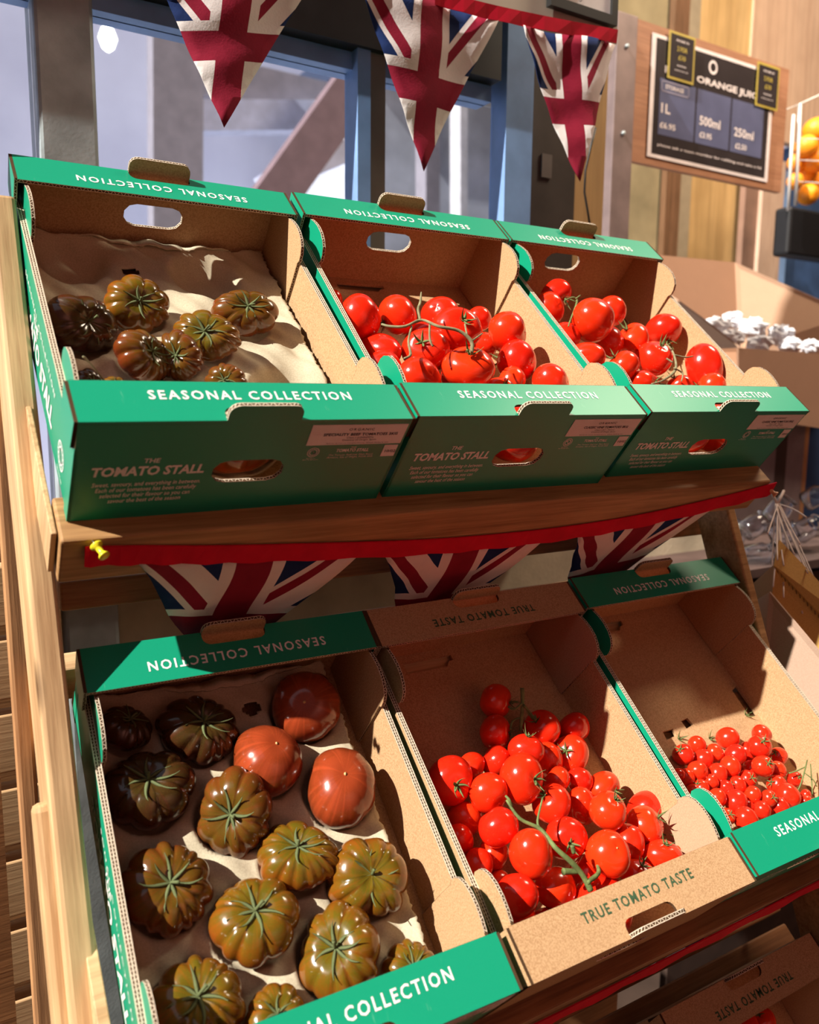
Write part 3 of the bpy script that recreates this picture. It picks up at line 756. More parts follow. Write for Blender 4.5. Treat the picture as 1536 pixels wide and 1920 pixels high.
truss(4, 'thick green vine stem running down over tomatoes to the brown front flange',
 [[(950,1500,.10,1.3),(975,1535,.10,1.8),(1014,1555,.10,2.1),(1042,1590,.105,2.5),(1070,1615,.10,2.9),(1092,1640,.092,2.8),(1108,1670,.085,3.4)],
  [(1100,1655,.090,2.6),(1122,1638,.085,2.4),(1120,1620,.08,1.6)], [(1088,1634,.09,2.6),(1070,1634,.09,3.0),(1056,1634,.09,3.6)],
  [(960,1512,.10,1.3),(955,1500,.105,1.5),(948,1492,.105,1.2)], [(1014,1555,.10,1.6),(1008,1540,.1,1.3),(1018,1495,.10,1.0)], [(1076,1600,.10,2.),(1073,1585,.105,2.4)]])
truss(4, 'upright green vine stalk with forked ends at back of brown crate',
 [[(979,1290,.075,2.6),(980,1305,.07,2.4),(979,1335,.06,2.2),(976,1370,.045,2.0)], [(980,1318,.068,1.6),(965,1330,.06,1.5),(954,1325,.055,1.6)], [(982,1322,.068,1.6),(995,1338,.062,1.5),(1005,1350,.062,2.)], [(978,1345,.055,1.4),(962,1352,.05,1.3),(957,1368,.048,1.3)]])
truss(1, 'thin dry green vine stem draped across tomatoes in top middle crate',
 [[(716,608,.105,1.2),(732,612,.11,1.5),(760,612,.115,1.6),(790,600,.118,1.6),(822,612,.125,1.8),(860,620,.125,1.9),(884,640,.12,2.2),(884,662,.112,2.4)],
  [(788,600,.118,1.4),(784,580,.12,1.5),(788,568,.122,1.6),(790,548,.125,.8)], [(772,612,.114,1.2),(766,640,.11,1.3),(770,665,.108,1.6),(758,672,.108,1.)], [(806,608,.12,1.2),(806,635,.115,1.3),(812,650,.11,1.2)], [(876,630,.122,1.1),(872,608,.12,1.1)], [(884,640,.12,1.1),(905,625,.11,.9)]], STEMD)
truss(2, 'thin green vine stem between tomatoes at back of top right crate',
 [[(1062,562,.09,1.),(1075,558,.09,1.5),(1082,566,.088,1.5),(1070,600,.085,1.2),(1066,612,.085,1.)], [(1080,560,.09,1.1),(1088,554,.09,1.0)]])
truss(2, 'dry vine stem with green calyx between front tomatoes of top right crate',
 [[(1250,645,.085,1.0),(1262,660,.085,1.3),(1268,685,.085,1.8),(1262,700,.08,2.2),(1240,715,.08,1.4),(1222,720,.08,1.2)], [(1264,665,.085,1.),(1285,670,.085,1.2),(1300,668,.085,1.)], [(1264,690,.085,1.2),(1280,700,.08,1.2),(1278,715,.08,1.)], [(1262,680,.085,1.3),(1250,672,.085,1.1)]], STEMD)
truss(5, 'bare twiggy cherry vine lying against right wall of cherry crate',
 [[(1514,1425,.055,.8),(1508,1450,.05,1.0),(1500,1475,.04,1.0),(1490,1492,.03,1.0)], [(1520,1432,.055,.7),(1522,1460,.045,.9),(1524,1490,.035,.8)], [(1512,1437,.05,.7),(1495,1445,.045,.9),(1480,1450,.04,1.1)], [(1510,1450,.05,.7),(1525,1462,.05,.8),(1532,1475,.045,.7)]])
for k, (px, py) in enumerate([(1276, 1383), (1335, 1383), (1402, 1338)]):
    p = inter(5, px, py, 2, .008)
    o = link('loose_calyx', RC_[k % 3], None, BM[5] @ Matrix.Translation((p.x, p.y, .0-.012)) @ Matrix.Scale(.020, 4))
    tag(o, 'loose green calyx on cherry crate floor, ' + ['near left slot', 'left of the highest tomato', 'beside the right wall'][k], 'calyx', 'loose calyxes in the cherry crate')

# ------------------------------------------------------------------ stand
T1 = BM[0] @ Matrix.Rotation(math.radians(-.2738), 4, 'Z')
T1 = Matrix.Translation(Vector(BOX[0][0])+EYE) @ Matrix.Rotation(TILT[0], 4, 'X')
T2 = Matrix.Translation(Vector((.1184, .575, -.594))+EYE) @ Matrix.Rotation(TILT[1], 4, 'X')
T3 = Matrix.Translation(Vector((.1184, .384, -1.102))+EYE) @ Matrix.Rotation(.716, 4, 'X')
stand = empty('display_stand', (.6, .8, 0), 'tiered wooden display stand holding the tomato crates in tilted rows', 'stand')
SI = stand.matrix_basis.inverted()
def spart(name, mb, mat, bv=.0025, sub=None): 
    o = mb.build(name, mat, stand, True, SI @ (sub or Matrix.Identity(4)))
    if bv: bevel(o, bv)
    return o
def beam(name, M, a, b, mat, bv=.0025):
    m = MB(); m.box(a, b); return spart(name, m, mat, bv, M)
for ti, (T, zt) in enumerate(((T1, 0), (T2, 0), (T3, 0))):
    x1 = .925 if ti == 0 else 1.02
    sl = Matrix.Rotation(-.010 if ti == 0 else 0, 4, 'Y')
    beam('front_board', T @ sl, (-.008, -.0215, -.058), (x1, .030, -.0008), WD1 if ti == 0 else WD3)
    for q, v in enumerate((.10, .19, .28)):
        beam('shelf_slat', T, (.012, v, -.024), (x1-.01, v+.05, -.0015), WD3)
    beam('shelf_slat', T, (.012, .37, -.024), (x1-.01, .43, -.0015), WD5 if ti == 1 else WD3)
    if ti: beam('rear_board', T, (-.008, .447, -.05), (x1, .470, .012 if ti == 1 else -.002), WD5 if ti == 1 else WD3)
# leaning uprights (left visible, right partly)
lean = math.atan2(.363, .932)
def upright(px, py, Y, wd, dp, top, bot, mat, ang, name='upright'):
    p = at(px, py, Y)
    Mu = Matrix.Translation(p) @ Matrix.Rotation(-ang, 4, 'X')
    return beam(name, Mu, (-wd, 0, -bot), (0, dp, top), mat, .004)
top_len = 0
pb = at(107, 1094, .80)
def zlen(pix_y, p, ang):
    lo, hi = 0, 2
    for _ in range(40):
        m = (lo+hi)/2; q = p+Vector((0, math.sin(ang), math.cos(ang)))*m-EYE
        c = RC.transposed() @ q; y = 960-F*c.y/-c.z
        if y > pix_y: lo = m
        else: hi = m
    return lo
upright(107, 1094, .80, .0245, .085, zlen(366, pb, lean), 1.15, WD2, lean, 'leaning_upright')
rp = at(112, 1093, .87)
beam('support_rail', Matrix.Translation(rp), (0, 0, -.030), (1.0, .022, 0), WD3)  # darker wood tone stands for the shade on this rail
# rear post seen left of the leaning upright
upright(52, 1192, .93, .019, .020, .60, 1.25, WD4, math.radians(4.3), 'rear_post')
# pale brace between them
pbk = at(94, 1700, .72)
beam('diagonal_brace', Matrix.Translation(pbk) @ Matrix.Rotation(-lean*.9, 4, 'X'), (-.006, 0, -.4), (.03, .03, .085), WD2, .006)
beam('inner_cleat', T1, (-.014, -.01, -.055), (-.009, .15, -.003), WD2, .001)
beam('inner_cleat', T2, (-.020, -.01, -.055), (-.010, .45, .02), WD5, .001)
# right hand upright
pr = at(1376, 962, .80)
beam('leaning_upright', Matrix.Translation(pr) @ Matrix.Rotation(-lean, 4, 'X'), (-.012, 0, -1.2), (.006, .06, .07), WD1, .003)

for k in range(5):
    m = MB(); m.box((.10, 1.02, .02+k*.13), (1.10, 1.04, .145+k*.13)); spart('dark_filler_board', m, WD3, .002)  # boards added to darken the gap behind the lowest shelf
# push pins
def pin(i, px, py, v, mat, label):
    p = inter(i, px, py, 1, v)
    Mx = BM[i] @ Matrix.Translation(p) @ Matrix.Rotation(PI/2, 4, 'X') @ Matrix.Rotation(.35, 4, 'Y')
    b = MB(); prof = [(.0055, 0), (.0055, .0015), (.003, .003), (.0026, .009), (.003, .010), (.0048, .0125), (.0048, .0138), (.001, .0142)]
    b.tube([(0, 0, z) for r, z in prof], [r for r, z in prof], 14)
    o = b.build('push_pin', mat, None, True, Mx); tag(o, label, 'pin')
    b = MB(); b.tube([(0, 0, -.006), (0, 0, .001)], .0006, 6); b.build('needle', plain('steel', (.6, .6, .6, 1), .3, .5, 1), o)
pin(0, 180, 1022, -.0265, YEL, 'yellow push pin holding left end of the red tape')
pin(0, 1441, 916, -.0265, PINW, 'orange push pin holding right end of the red tape')

# ------------------------------------------------------------------ bunting
def flag_class(x, y):
    """x in -.5..+.5 of width, y down 0..1 of length -> 0 maroon 1 white 2 navy"""
    if abs(x) < .085: return 0
    if .425 < y < .60: return 0
    if abs(x) < .142: return 1
    if .37 < y <= .425: return 1
    if y >= .60:
        if x < 0 and -.22 < x+.30*(y-.6) < -.185: return 0
        return 1
    if x < 0:
        d = ((x+.425)*.80+(y)*-.60)     # left diagonal runs down to the right
        d = (x+.425)*.78-(y)*.62*1.0
        if -.075 < d < -.045: return 1
        if -.045 <= d < .022: return 0
        if .022 <= d < .125: return 1
        return 2
    d = (x-.425)*.78+(y)*.62
    if -.085 < d < -.055: return 1
    if -.055 <= d < .0: return 0
    if .0 <= d < .12: return 1
    return 2
def pennant_mesh(w_, L, warp, flipx=False):
    bm = bmesh.new(); n = 16
    rows = []
    for r in range(n+1):
        y = r/n; half = .5*(1-y); m = max(1, n-r)
        rows.append([bm.verts.new((-half+2*half*k/m if r < n else 0, -y, 0)) for k in range(m+1 if r < n else 1)])
    for r in range(n):
        A, B = rows[r], rows[r+1]
        for k in range(len(A)-1):
            bm.faces.new((A[k], A[k+1], B[min(k, len(B)-1)]))
            if k+1 < len(B): bm.faces.new((A[k+1], B[k+1], B[k]))
    def cut(co, no):
        bmesh.ops.bisect_plane(bm, geom=bm.verts[:]+bm.edges[:]+bm.faces[:], dist=1e-6, plane_co=co, plane_no=no)
    for x in (-.142, -.085, .085, .142): cut((x, 0, 0), (1, 0, 0))
    for y in (.37, .425, .60): cut((0, -y, 0), (0, 1, 0))
    for d in (-.075, -.045, .022, .125): cut((-.425+d/.78, 0, 0), (.78, .62, 0))
    for d in (-.085, -.055, 0, .12): cut((.425+d/.78, 0, 0), (.78, -.62, 0))
    for f in bm.faces:
        c = f.calc_center_median(); f.material_index = flag_class(c.x*(-1 if flipx else 1), -c.y); f.smooth = True
    for v in bm.verts: v.co = warp(v.co.x, -v.co.y)
    me = bpy.data.meshes.new('pennant'); bm.to_mesh(me); bm.free()
    for m in (FRED, FWHT, FBLU): me.materials.append(m)
    return me
def ribbon3(pts, nrm, wd, th, mat, name, parent, M=None):
    """flat tape through points (top edge), hanging wd down"""
    b = MB(); P = []
    for a in range(len(pts)-1):
        for s_ in range(6):
            f = s_/6; p0, p1, p2, p3 = pts[max(0, a-1)], pts[a], pts[a+1], pts[min(len(pts)-1, a+2)]
            P.append(.5*((2*p1)+(-p0+p2)*f+(2*p0-5*p1+4*p2-p3)*f*f+(-p0+3*p1-3*p2+p3)*f**3))
    P.append(pts[-1]); vs = []; fs = []
    for i, p in enumerate(P):
        wv = .0006*math.sin(i*1.7); n = nrm*th
        for q in (p, p+wd+nrm*wv*2, p+wd+n+nrm*wv*2, p+n): vs.append(tuple(q))
        if i:
            a = 4*(i-1)
            for k in range(4): fs.append((a+k, a+(k+1) % 4, a+4+(k+1) % 4, a+4+k))
    fs += [(3, 2, 1, 0), tuple(len(vs)-4+k for k in range(4))]
    b.add(vs, fs, 0, False); return b.build(name, mat, parent, True, M)
# top bunting
YB = 1.14
root = empty('bunting', at(900, 20, YB), 'top string of union flag pennants hanging above the crates', 'bunting')
RI = root.matrix_basis.inverted()
tp = [at(x, y, YB) for x, y in ((230, -190), (430, -140), (600, -92), (760, -38), (890, 1), (1020, 30), (1158, 56))]
ribbon3([RI @ p for p in tp], Vector((0, -1, 0)), Vector((0, .001, -.0215)), .0015, TAPE, 'tape', root)
def hang(xa, ya, xb, yb, xt, yt, seed):
    """pennant with top corners at pixels a,b and tip at pixel t on the plane y=YB"""
    A, B, T = (at(xa, ya, YB), at(xb, yb, YB), at(xt, yt, YB)); rnd = random.Random(seed); p1, p2 = rnd.uniform(0, 6), rnd.uniform(0, 6)
    def warp(x, y):
        top = A.lerp(B, (x/(max(1e-6, 1-y)))+.5) if y < .999 else (A+B)/2
        p = top.lerp(T, y); p = p+Vector((0, .003+.010*math.sin(3.2*y+p1)*y+.005*math.sin(9*x+p2)+.0015*math.sin(20*y+7*x+p2), 0)); return RI @ p
    o = link('pennant', pennant_mesh(1, 1, warp), root)
    m = o.modifiers.new('thickness', 'SOLIDIFY'); m.thickness = .0008; return o
hang(283, -95, 610, -70, 416, 243, 1)
hang(676, -42, 935, 38, 798, 320, 2)
hang(980, 48, 1160, 80, 1081, 343, 3)
# bunting on the first shelf board, tape lies on the board face, pennants tuck behind the lower crates
def shelf_bunting(T, vplane, tape_pts, pens, label, tip_y, tip_z):
    root = empty('bunting', T @ Vector((.45, vplane, -.03)), label, 'bunting'); RI = root.matrix_basis.inverted()
    dn = (T.to_3x3() @ Vector((0, 0, -1)))*.6+Vector((0, 0, -1))*.4
    P = [T @ Vector((u, vplane, t)) for u, t in tape_pts]
    nrm = T.to_3x3() @ Vector((0, -1, 0))
    ribbon3([RI @ p for p in P], nrm, dn*.0215, .0015, TAPE, 'tape', root)
    def tape_at(u):
        for a in range(len(tape_pts)-1):
            if tape_pts[a][0] <= u <= tape_pts[a+1][0]:
                f = (u-tape_pts[a][0])/(tape_pts[a+1][0]-tape_pts[a][0]); return P[a].lerp(P[a+1], f)+dn*.019
        return P[-1]+dn*.019
    for (ua, ub, seed) in pens:
        rnd = random.Random(seed); p1 = rnd.uniform(0, 6)
        def warp(x, y):
            xf = x/max(1e-6, 1-y)+.5 if y < .999 else .5
            u = ua+(ub-ua)*xf; um = (ua+ub)/2; t0 = tape_at(u)
            uu = um+(u-um)*(1-y)+.06*y*(1-y) if False else um+(u-um)*(1-y)
            tx = T @ Vector((uu, vplane, 0))
            L = .225*y
            # falls, then lies back over the crates' rear edges
            yb = t0.y+.006+L*.66; zb = t0.z-L*.75
            return RI @ Vector((tx.x+.004*math.sin(8*y+p1), yb+.004*math.sin(10*x+p1)*(y+.2)+.0015*math.sin(34*x+12*y), zb))
        o = link('pennant', pennant_mesh(1, 1, warp), root)
        m = o.modifiers.new('thickness', 'SOLIDIFY'); m.thickness = .0008
    return root
shelf_bunting(T1, -.0225, [(.0115, -.0075), (.06, -.0125), (.12, -.021), (.205, -.030), (.36, -.044), (.48, -.048), (.60, -.0455), (.72, -.034), (.858, -.010), (.935, .0075)],
              [(.054, .288, 1), (.326, .553, 2), (.605, .835, 3)], 'middle string of union flag pennants pinned along the top shelf board', .875, 0)
shelf_bunting(T2, -.0225, [(.30, -.055), (.46, -.085), (.60, -.070), (.75, -.036), (.90, -.006), (1.0, .010)],
              [(.20+.11, .50, 4), (.60, .83, 5), (.87, 1.0, 6)], 'lowest string of union flag pennants below the second shelf board', .70, 0)

# ------------------------------------------------------------------ building
def struct(name, mb, mat, parent=None, bv=0):
    o = mb.build(name, mat, parent); tag(o, kind='structure')
    if bv: bevel(o, bv)
    return o
STEEL = plain('galvanised_steel', (.40, .46, .48, 1), .45, .5, .2, var=.25, scale=16, bump=.2)
STEELB = plain('blue_tinted_steel', (.20, .34, .62, 1), .5, .4, .1, var=.2, scale=10)  # blue light on the posts and rail is put into this colour
BEAMD = plain('dark_painted_steel', (.018, .017, .016, 1), .5, .4, var=.3)
PLY = wood('yellow_plywood', (.52, .33, .13, 1), (.66, .44, .20, 1), .25, 2, .7, False)
PLYP = wood('pinkish_plywood', (.52, .33, .22, 1), (.62, .42, .29, 1), .25, 2, .7, False)
CREAM = plain('cream_render', (.62, .56, .42, 1), .9, .2, var=.2, scale=9, bump=.5)
PAVE = plain('dark_paving', (.05, .03, .022, 1), .9, .2, var=.4, scale=6, bump=.4)
WHB = plain('white_painted_board', (.52, .47, .38, 1), .6, .3, var=.06)
OLV = plain('olive_plaster', (.30, .25, .15, 1), .9, .2, var=.3, scale=5)
DKB = plain('dark_brown_board', (.065, .052, .046, 1), .6, .3, var=.2)
def xz(name, x0, x1, z0, z1, y, th, mat, parent=None, st=True, bv=0):
    b = MB(); b.box((x0, y, z0), (x1, y+th, z1))
    if st: return struct(name, b, mat, parent, bv)
    o = b.build(name, mat, parent)
    if bv: bevel(o, bv)
    return o
b = MB(); b.box((-6, -4, -.06), (9, 1.36, 0)); struct('floor', b, PAVE)
YW = 1.36
X = lambda px, py=200, Y=YW: at(px, py, Y).x
Z = lambda px, py, Y=YW: at(px, py, Y).z
b = MB(); b.box((-.3, -3.5, 4.0), (7.0, 1.36, 4.12)); struct('ceiling', b, plain('dark_roof_boards', (.16, .11, .075, 1), .8))  # unseen roof, its extent set to limit sky light and admit the sun
b = MB(); b.box((-6, -3.6, 0), (9, -3.5, 7.0)); struct('wall_front', b, plain('bounce_red_brown', (.44, .18, .145, 1), .8))  # unseen wall, made tall and red-brown to block sky and bounce warm light
b = MB(); b.box((-6.2, -4, 0), (-6.0, 1.5, 5.5)); struct('wall_left_blocker', b, plain('sky_block_dark', (.14, .10, .08, 1), .9))  # unseen wall added to block the low sky on the left
b = MB(); b.box((6.9, -3.5, 0), (7.0, 2.6, 4.0)); struct('wall_side', b, plain('shop_side_wall', (.22, .16, .11, 1), .8))
# low cream wall under the window
b = MB(); b.box((-2.5, YW+.02, 0), (1.80, YW+.20, 1.17)); lw = struct('wall_back', b, CREAM)
xz('dark_panel_back', -2.5, 1.80, 0, .90, YW, .018, plain('gap_darkening_brown', (.05, .03, .02, 1), .8, var=.4))  # dark panel added to darken the gap between the lower shelves
xz('trim_1', -2.5, 1.12, 1.17, 1.205, YW-.02, .14, WD4)
# posts
zl_ = Z(716, 110)
xz('trim_2', .1895, .272, 0, 2.6, YW-.005, .085, STEEL, bv=.006)
xz('trim_3', X(661), X(685), 1.2, zl_, YW-.02, .05, STEELB)
xz('trim_19', X(685), X(715), 1.2, zl_, YW-.015, .05, plain('grey_brown_steel', (.20, .17, .15, 1), .5))
xz('trim_4', X(938), X(988), 1.2, 2.3, YW-.02, .05, STEELB)
# dark lintel with rail below in a blue-lit tint
zl = Z(716, 110); 
b = MB(); b.box((-2.5, YW-.03, zl), (1.0, YW+.12, zl+.5)); struct('trim_5', b, BEAMD)
b = MB(); b.box((-2.5, YW, zl-.030), (1.0, YW+.05, zl-.001)); struct('trim_6', b, STEELB)
b = MB(); b.box((-.6, YW-.01, 1.2), (.14, YW+.03, zl-.03)) 
xz('trim_7', -.03, .0, 1.2, 2.6, YW, .05, STEELB)
# window panes
def glass_mat():
    x = NT('window_glass', .05, .5); x.color((.86, .90, 1, 1)); x.b.inputs['Transmission Weight'].default_value = 1
    x.b.inputs['IOR'].default_value = 1.02; x.b.inputs['Roughness'].default_value = .12
    return x.m
GL = glass_mat()
for k, (a, b_) in enumerate(((.275, .729), (.755, X(937)), (.0, .188))):
    o = xz('window_%d' % (k+1), a, b_, 1.205, zl-.03, YW+.022, .004, GL)
# right of the posts: dark panel, plywood
xz('trim_8', X(988), X(1092, 300), 1.17, 2.5, YW+.02, .03, DKB)
xz('sticker', X(1026, 310), X(1045, 310), Z(1035, 330), Z(1035, 285), YW+.016, .003, plain('grey_sticker', (.16, .14, .13, 1)), st=False)
tag(bpy.data.objects['sticker'], 'small grey rectangular sticker on the dark panel', 'sticker')
xz('wall_right', X(1092, 300), X(1152, 300)+.03, 0, 2.6, YW+.06, .02, PLY)
# white board above with framed notice
zt = at(1000, 60, 1.27)
b = MB(); b.box((.82, 1.215, at(1157, 78, 1.21).z-.002), (at(1161, 60, 1.21).x, 1.235, 2.6)); struct('trim_9', b, WHB)
frm = empty('notice_frame', at(1100, 0, 1.20), 'black framed white notice at top edge above the red tape', 'frame'); FI = frm.matrix_basis.inverted()
fx0, fx1, fz0 = at(1034, 0, 1.20).x, at(1160, 0, 1.20).x, at(1100, 30, 1.20).z
Mfr = FI @ Matrix.Translation((fx0, 1.20, fz0))
b = MB(); wdt = fx1-fx0
b.box((0, 0, 0), (wdt, .013, .016)); b.box((0, 0, .016), (.014, .013, .3)); b.box((wdt-.014, 0, .016), (wdt, .013, .3)); b.box((0, 0, .3), (wdt, .013, .316))
b.build('frame_border', plain('black_frame', (.02, .02, .02, 1), .4), frm, True, Mfr)
b = MB(); b.box((.014, .006, .016), (wdt-.014, .012, .3)); b.build('notice_paper', plain('notice_paper', (.75, .72, .70, 1)), frm, True, Mfr)
b = MB(); ribbon(b, ring_pts(.004, 12), .001); b.build('printed_mark', INKK, frm, False, Mfr @ plane_M((wdt*.45, .0055, .028), (1, 0, 0), (0, 0, 1)))
# bolted post
YP = 1.85
psw = MB(); xa, xb = at(1152, 200, YP).x, at(1190, 200, YP).x
psw.box((xa, YP, 0), (xb, YP+.05, at(1170, 22, YP).z)); post = struct('trim_10', psw, plain('purple_brown_steel', (.20, .145, .14, 1), .5, .4, .2, var=.2), bv=.003)
bolt = None
for (x, y) in ((1175, 87), (1168, 250)):
    p = at(x, y, YP); b = MB(); b.tube([(0, 0, 0), (0, -.006, 0)], .006, 6)
    o = b.build('bolt', STEEL, post, True, Matrix.Translation(p))
# power cable
b = MB(); cps = [at(x, y, 1.33) for x, y in ((1117, 240), (1108, 275), (1098, 320), (1096, 360), (1102, 395), (1106, 420))]
b.tube(cps, .0022, 8); tag(b.build('power_cable', plain('black_cable', (.01, .01, .01, 1), .4)), 'black cable hanging down beside the dark panel', 'cable')

# sign board and poster
YS = 1.9
def quad_px(cs, Y): return [at(x, y, Y) for x, y in cs]
def px_rect(x0, y0, x1, y1, Y):
    a = at(x0, y0, Y); b_ = at(x1, y1, Y); return a.x, b_.x, min(a.z, b_.z), max(a.z, b_.z)
sx0 = at(1190, 150, YS).x; sx1 = at(1472, 250, YS).x
sz1 = at(1196, 35, YS).z; sz0 = at(1190, 303, YS).z
brd = empty('sign_board', (sx0, YS, sz0), 'brown wooden board carrying the dark juice price poster', 'sign'); bi = brd.matrix_basis.inverted()
wS, hS = sx1-sx0, sz1-sz0
b = MB(); b.box((0, 0, 0), (wS, .02, hS)); b.build('backing_board', wood('reddish_board', (.30, .135, .075, 1), (.42, .21, .12, 1), .8, 0, .6, False), brd)
pst = empty('price_poster', (sx0, YS-.004, sz0), 'glossy black poster with orange juice sizes in blue panels', 'poster')
DKP = plain('poster_black', (.035, .028, .030, 1), .25, .6, var=.1); PBL = plain('poster_blue', (.10, .11, .20, 1), .3, .5, var=.1); PWH = plain('poster_white', (.75, .68, .70, 1), .4)
pw, ph = wS*.80, hS*.88; ox, oz = wS*.085, hS*.055
def pbox(name, x0, z0, x1, z1, mat, d=0., par=pst):
    b = MB(); b.box((ox+pw*x0, -.001-d, oz+ph*z0), (ox+pw*x1, -.0005-d+.0004, oz+ph*z1)); return b.build(name, mat, par)
pbox('poster_sheet', 0, 0, 1, 1, PWH); pbox('printed_field', .03, .03, .97, .97, DKP, .0006)
for k in range(3): pbox('printed_panel', .07+.29*k, .20, .345+.29*k, .66, PBL, .0012)
def ptxt(body, cx, cz, w_, h_, mat=PWH, par=pst, d=.003, bold=.02):
    link('lettering', text_mesh(body, mat, pw*w_, ph*h_, bold=bold), par, plane_M((ox+pw*cx, -d, oz+ph*cz), (1, 0, 0), (0, 0, 1)))
ptxt('FRESH ORANGE JUICE', .50, .73, .80, .075, bold=.03)
ptxt('STORAGE', .18, .60, .14, .035); ptxt('1L', .12, .42, .07, .08); ptxt('500ml', .47, .40, .17, .08); ptxt('250ml', .76, .38, .17, .08)
ptxt('£6.95', .14, .28, .12, .05); ptxt('£3.95', .44, .28, .10, .05); ptxt('£2.50', .74, .26, .10, .05)
ptxt('please ask a team member for refilling and take a lid', .5, .11, .86, .028, bold=.01)
b = MB(); ribbon(b, ring_pts(.017, 20), .008); b.build('printed_emblem', PWH, pst, False, plane_M((ox+pw*.47, -.003, oz+ph*.87), (1, 0, 0), (0, 0, 1)))
b = MB()
for q in ((.08, .555, .29, .565), (.08, .635, .29, .645), (.08, .555, .085, .645), (.285, .555, .29, .645)): b.box((ox+pw*q[0], -.003, oz+ph*q[1]), (ox+pw*q[2], -.0025, oz+ph*q[3]))
b.build('printed_outline', plain('poster_mauve', (.3, .28, .38, 1)), pst)
GLD = plain('gold_card', (.42, .33, .06, 1), .5)
for k, (cx, cz) in enumerate(((.21, .86), (.93, .845))):
    cdo = empty('price_card', (sx0+ox+pw*cx, YS-.012, sz0+oz+ph*cz), ['black and gold offer card over the upper left of the juice poster', 'black and gold offer card over the upper right corner of the juice poster'][k], 'card', 'offer cards on the juice poster')
    b = MB(); b.box((-.058, 0, -.068), (.058, .001, .068)); b.build('card_border', GLD, cdo)
    b = MB(); b.box((-.051, -.0008, -.061), (.051, .0, .061)); b.build('card_field', DKP, cdo)
    for body, z, w_, h_, m in (('FEATURED ON', .045, .055, .006, PWH), ('2 FOR', .022, .045, .014, GLD), ('£10', -.002, .032, .014, GLD), ('mix and match', -.025, .04, .005, PWH), ('selected sizes only', -.040, .06, .004, PWH)):
        link('lettering', text_mesh(body, m, w_, h_, bold=.02), cdo, plane_M((0, -.0015, z), (1, 0, 0), (0, 0, 1)))
# shop interior beyond: plywood, posts
YR = 2.6
def backpanel(name, x0, x1, mat, Y=YR, z0=0., z1=3.6, yref=250):
    return xz(name, X(x0, yref, Y), X(x1, yref, Y), z0, z1, Y, .03, mat)
backpanel('wall_far', 1120, 1262, OLV)
backpanel('trim_11', 1255, 1282, wood('dark_stud', (.10, .05, .02, 1), (.2, .1, .05, 1), 1, 2), YR-.04)
backpanel('trim_12', 1272, 1302, plain('greyish_strip', (.36, .30, .21, 1)), YR-.02)
backpanel('trim_13', 1290, 1412, PLY)
backpanel('trim_14', 1396, 1425, plain('brown_stud', (.24, .14, .10, 1)), YR-.06, 0, at(1400, 320, YR).z, 400)
backpanel('trim_15', 1420, 1480, STEELB, YR+.02, 0, at(1400, 300, YR).z, 400)
backpanel('trim_16', 1428, 1468, wood('beige_stud', (.48, .32, .23, 1), (.58, .41, .31, 1), 1, 2, .7, False), YR-.08, 0, at(1400, 300, YR).z, 400)
b = MB(); b.box((X(1405, 100, YR), YR-.01, at(1440, 260, YR).z), (6.5, YR+.03, 4.2)); struct('trim_17', b, PLYP)
b = MB(); b.box((X(1478, 450, YR), YR+.03, 0), (6.5, YR+.06, at(1440, 260, YR).z)); struct('trim_18', b, plain('dim_blue_wall', (.045, .10, .24, 1), .6, var=.4, scale=4))

# open carton with white bags, far right
YC = 1.62
CK = board_mat('far_carton_lit', (.44, .28, .19, 1), (.38, .24, .16, 1)); CKI = board_mat('far_carton_shaded', (.34, .19, .12, 1), (.30, .165, .10, 1))  # one carton board in two tones, lit sides and shaded sides
def poly_panel(name, pts, th, mat, parent, inv):
    """thick panel through 4 world points"""
    p = [inv @ Vector(q) for q in pts]; n = (p[1]-p[0]).cross(p[2]-p[0]).normalized()*th
    b = MB(); b.add(p+[q+n for q in p], [(0,1,2,3),(7,6,5,4),(0,4,5,1),(1,5,6,2),(2,6,7,3),(3,7,4,0)]); return b.build(name, mat, parent)
ct = empty('open_carton', at(1400, 700, 1.5), 'large open cardboard carton holding crumpled white bags beyond the stand', 'carton'); ci = ct.matrix_basis.inverted()
FLt, FRt = at(1385, 652, 1.42), at(1600, 668, 1.42)
FLb, FRb = at(1385, 780, 1.42), at(1600, 812, 1.42)
BLt, BRt = at(1236, 478, 1.80), at(1378, 492, 1.80)
BLb, BRb = at(1240, 660, 1.72), at(1385, 660, 1.72)
SRt = at(1600, 590, 1.50); SRb = at(1600, 760, 1.50)
poly_panel('front_panel', [FLt, FRt, FRb, FLb], .006, CKI, ct, ci)
poly_panel('back_panel', [BLt, BRt, BRb, BLb], .006, CKI, ct, ci)
poly_panel('right_panel', [BRt, SRt, SRb, BRb], .006, CK, ct, ci)
poly_panel('left_panel', [at(1180, 500, 1.78), at(1318, 600, 1.5), FLt, BLb], .005, CK, ct, ci)
poly_panel('base_panel', [BLb, BRb, SRb, FLb], .005, CKI, ct, ci)
WBG = plain('crumpled_white_plastic', (.72, .74, .80, 1), .5, .4, var=.05, scale=20, bump=.6)
rnd = random.Random(5)
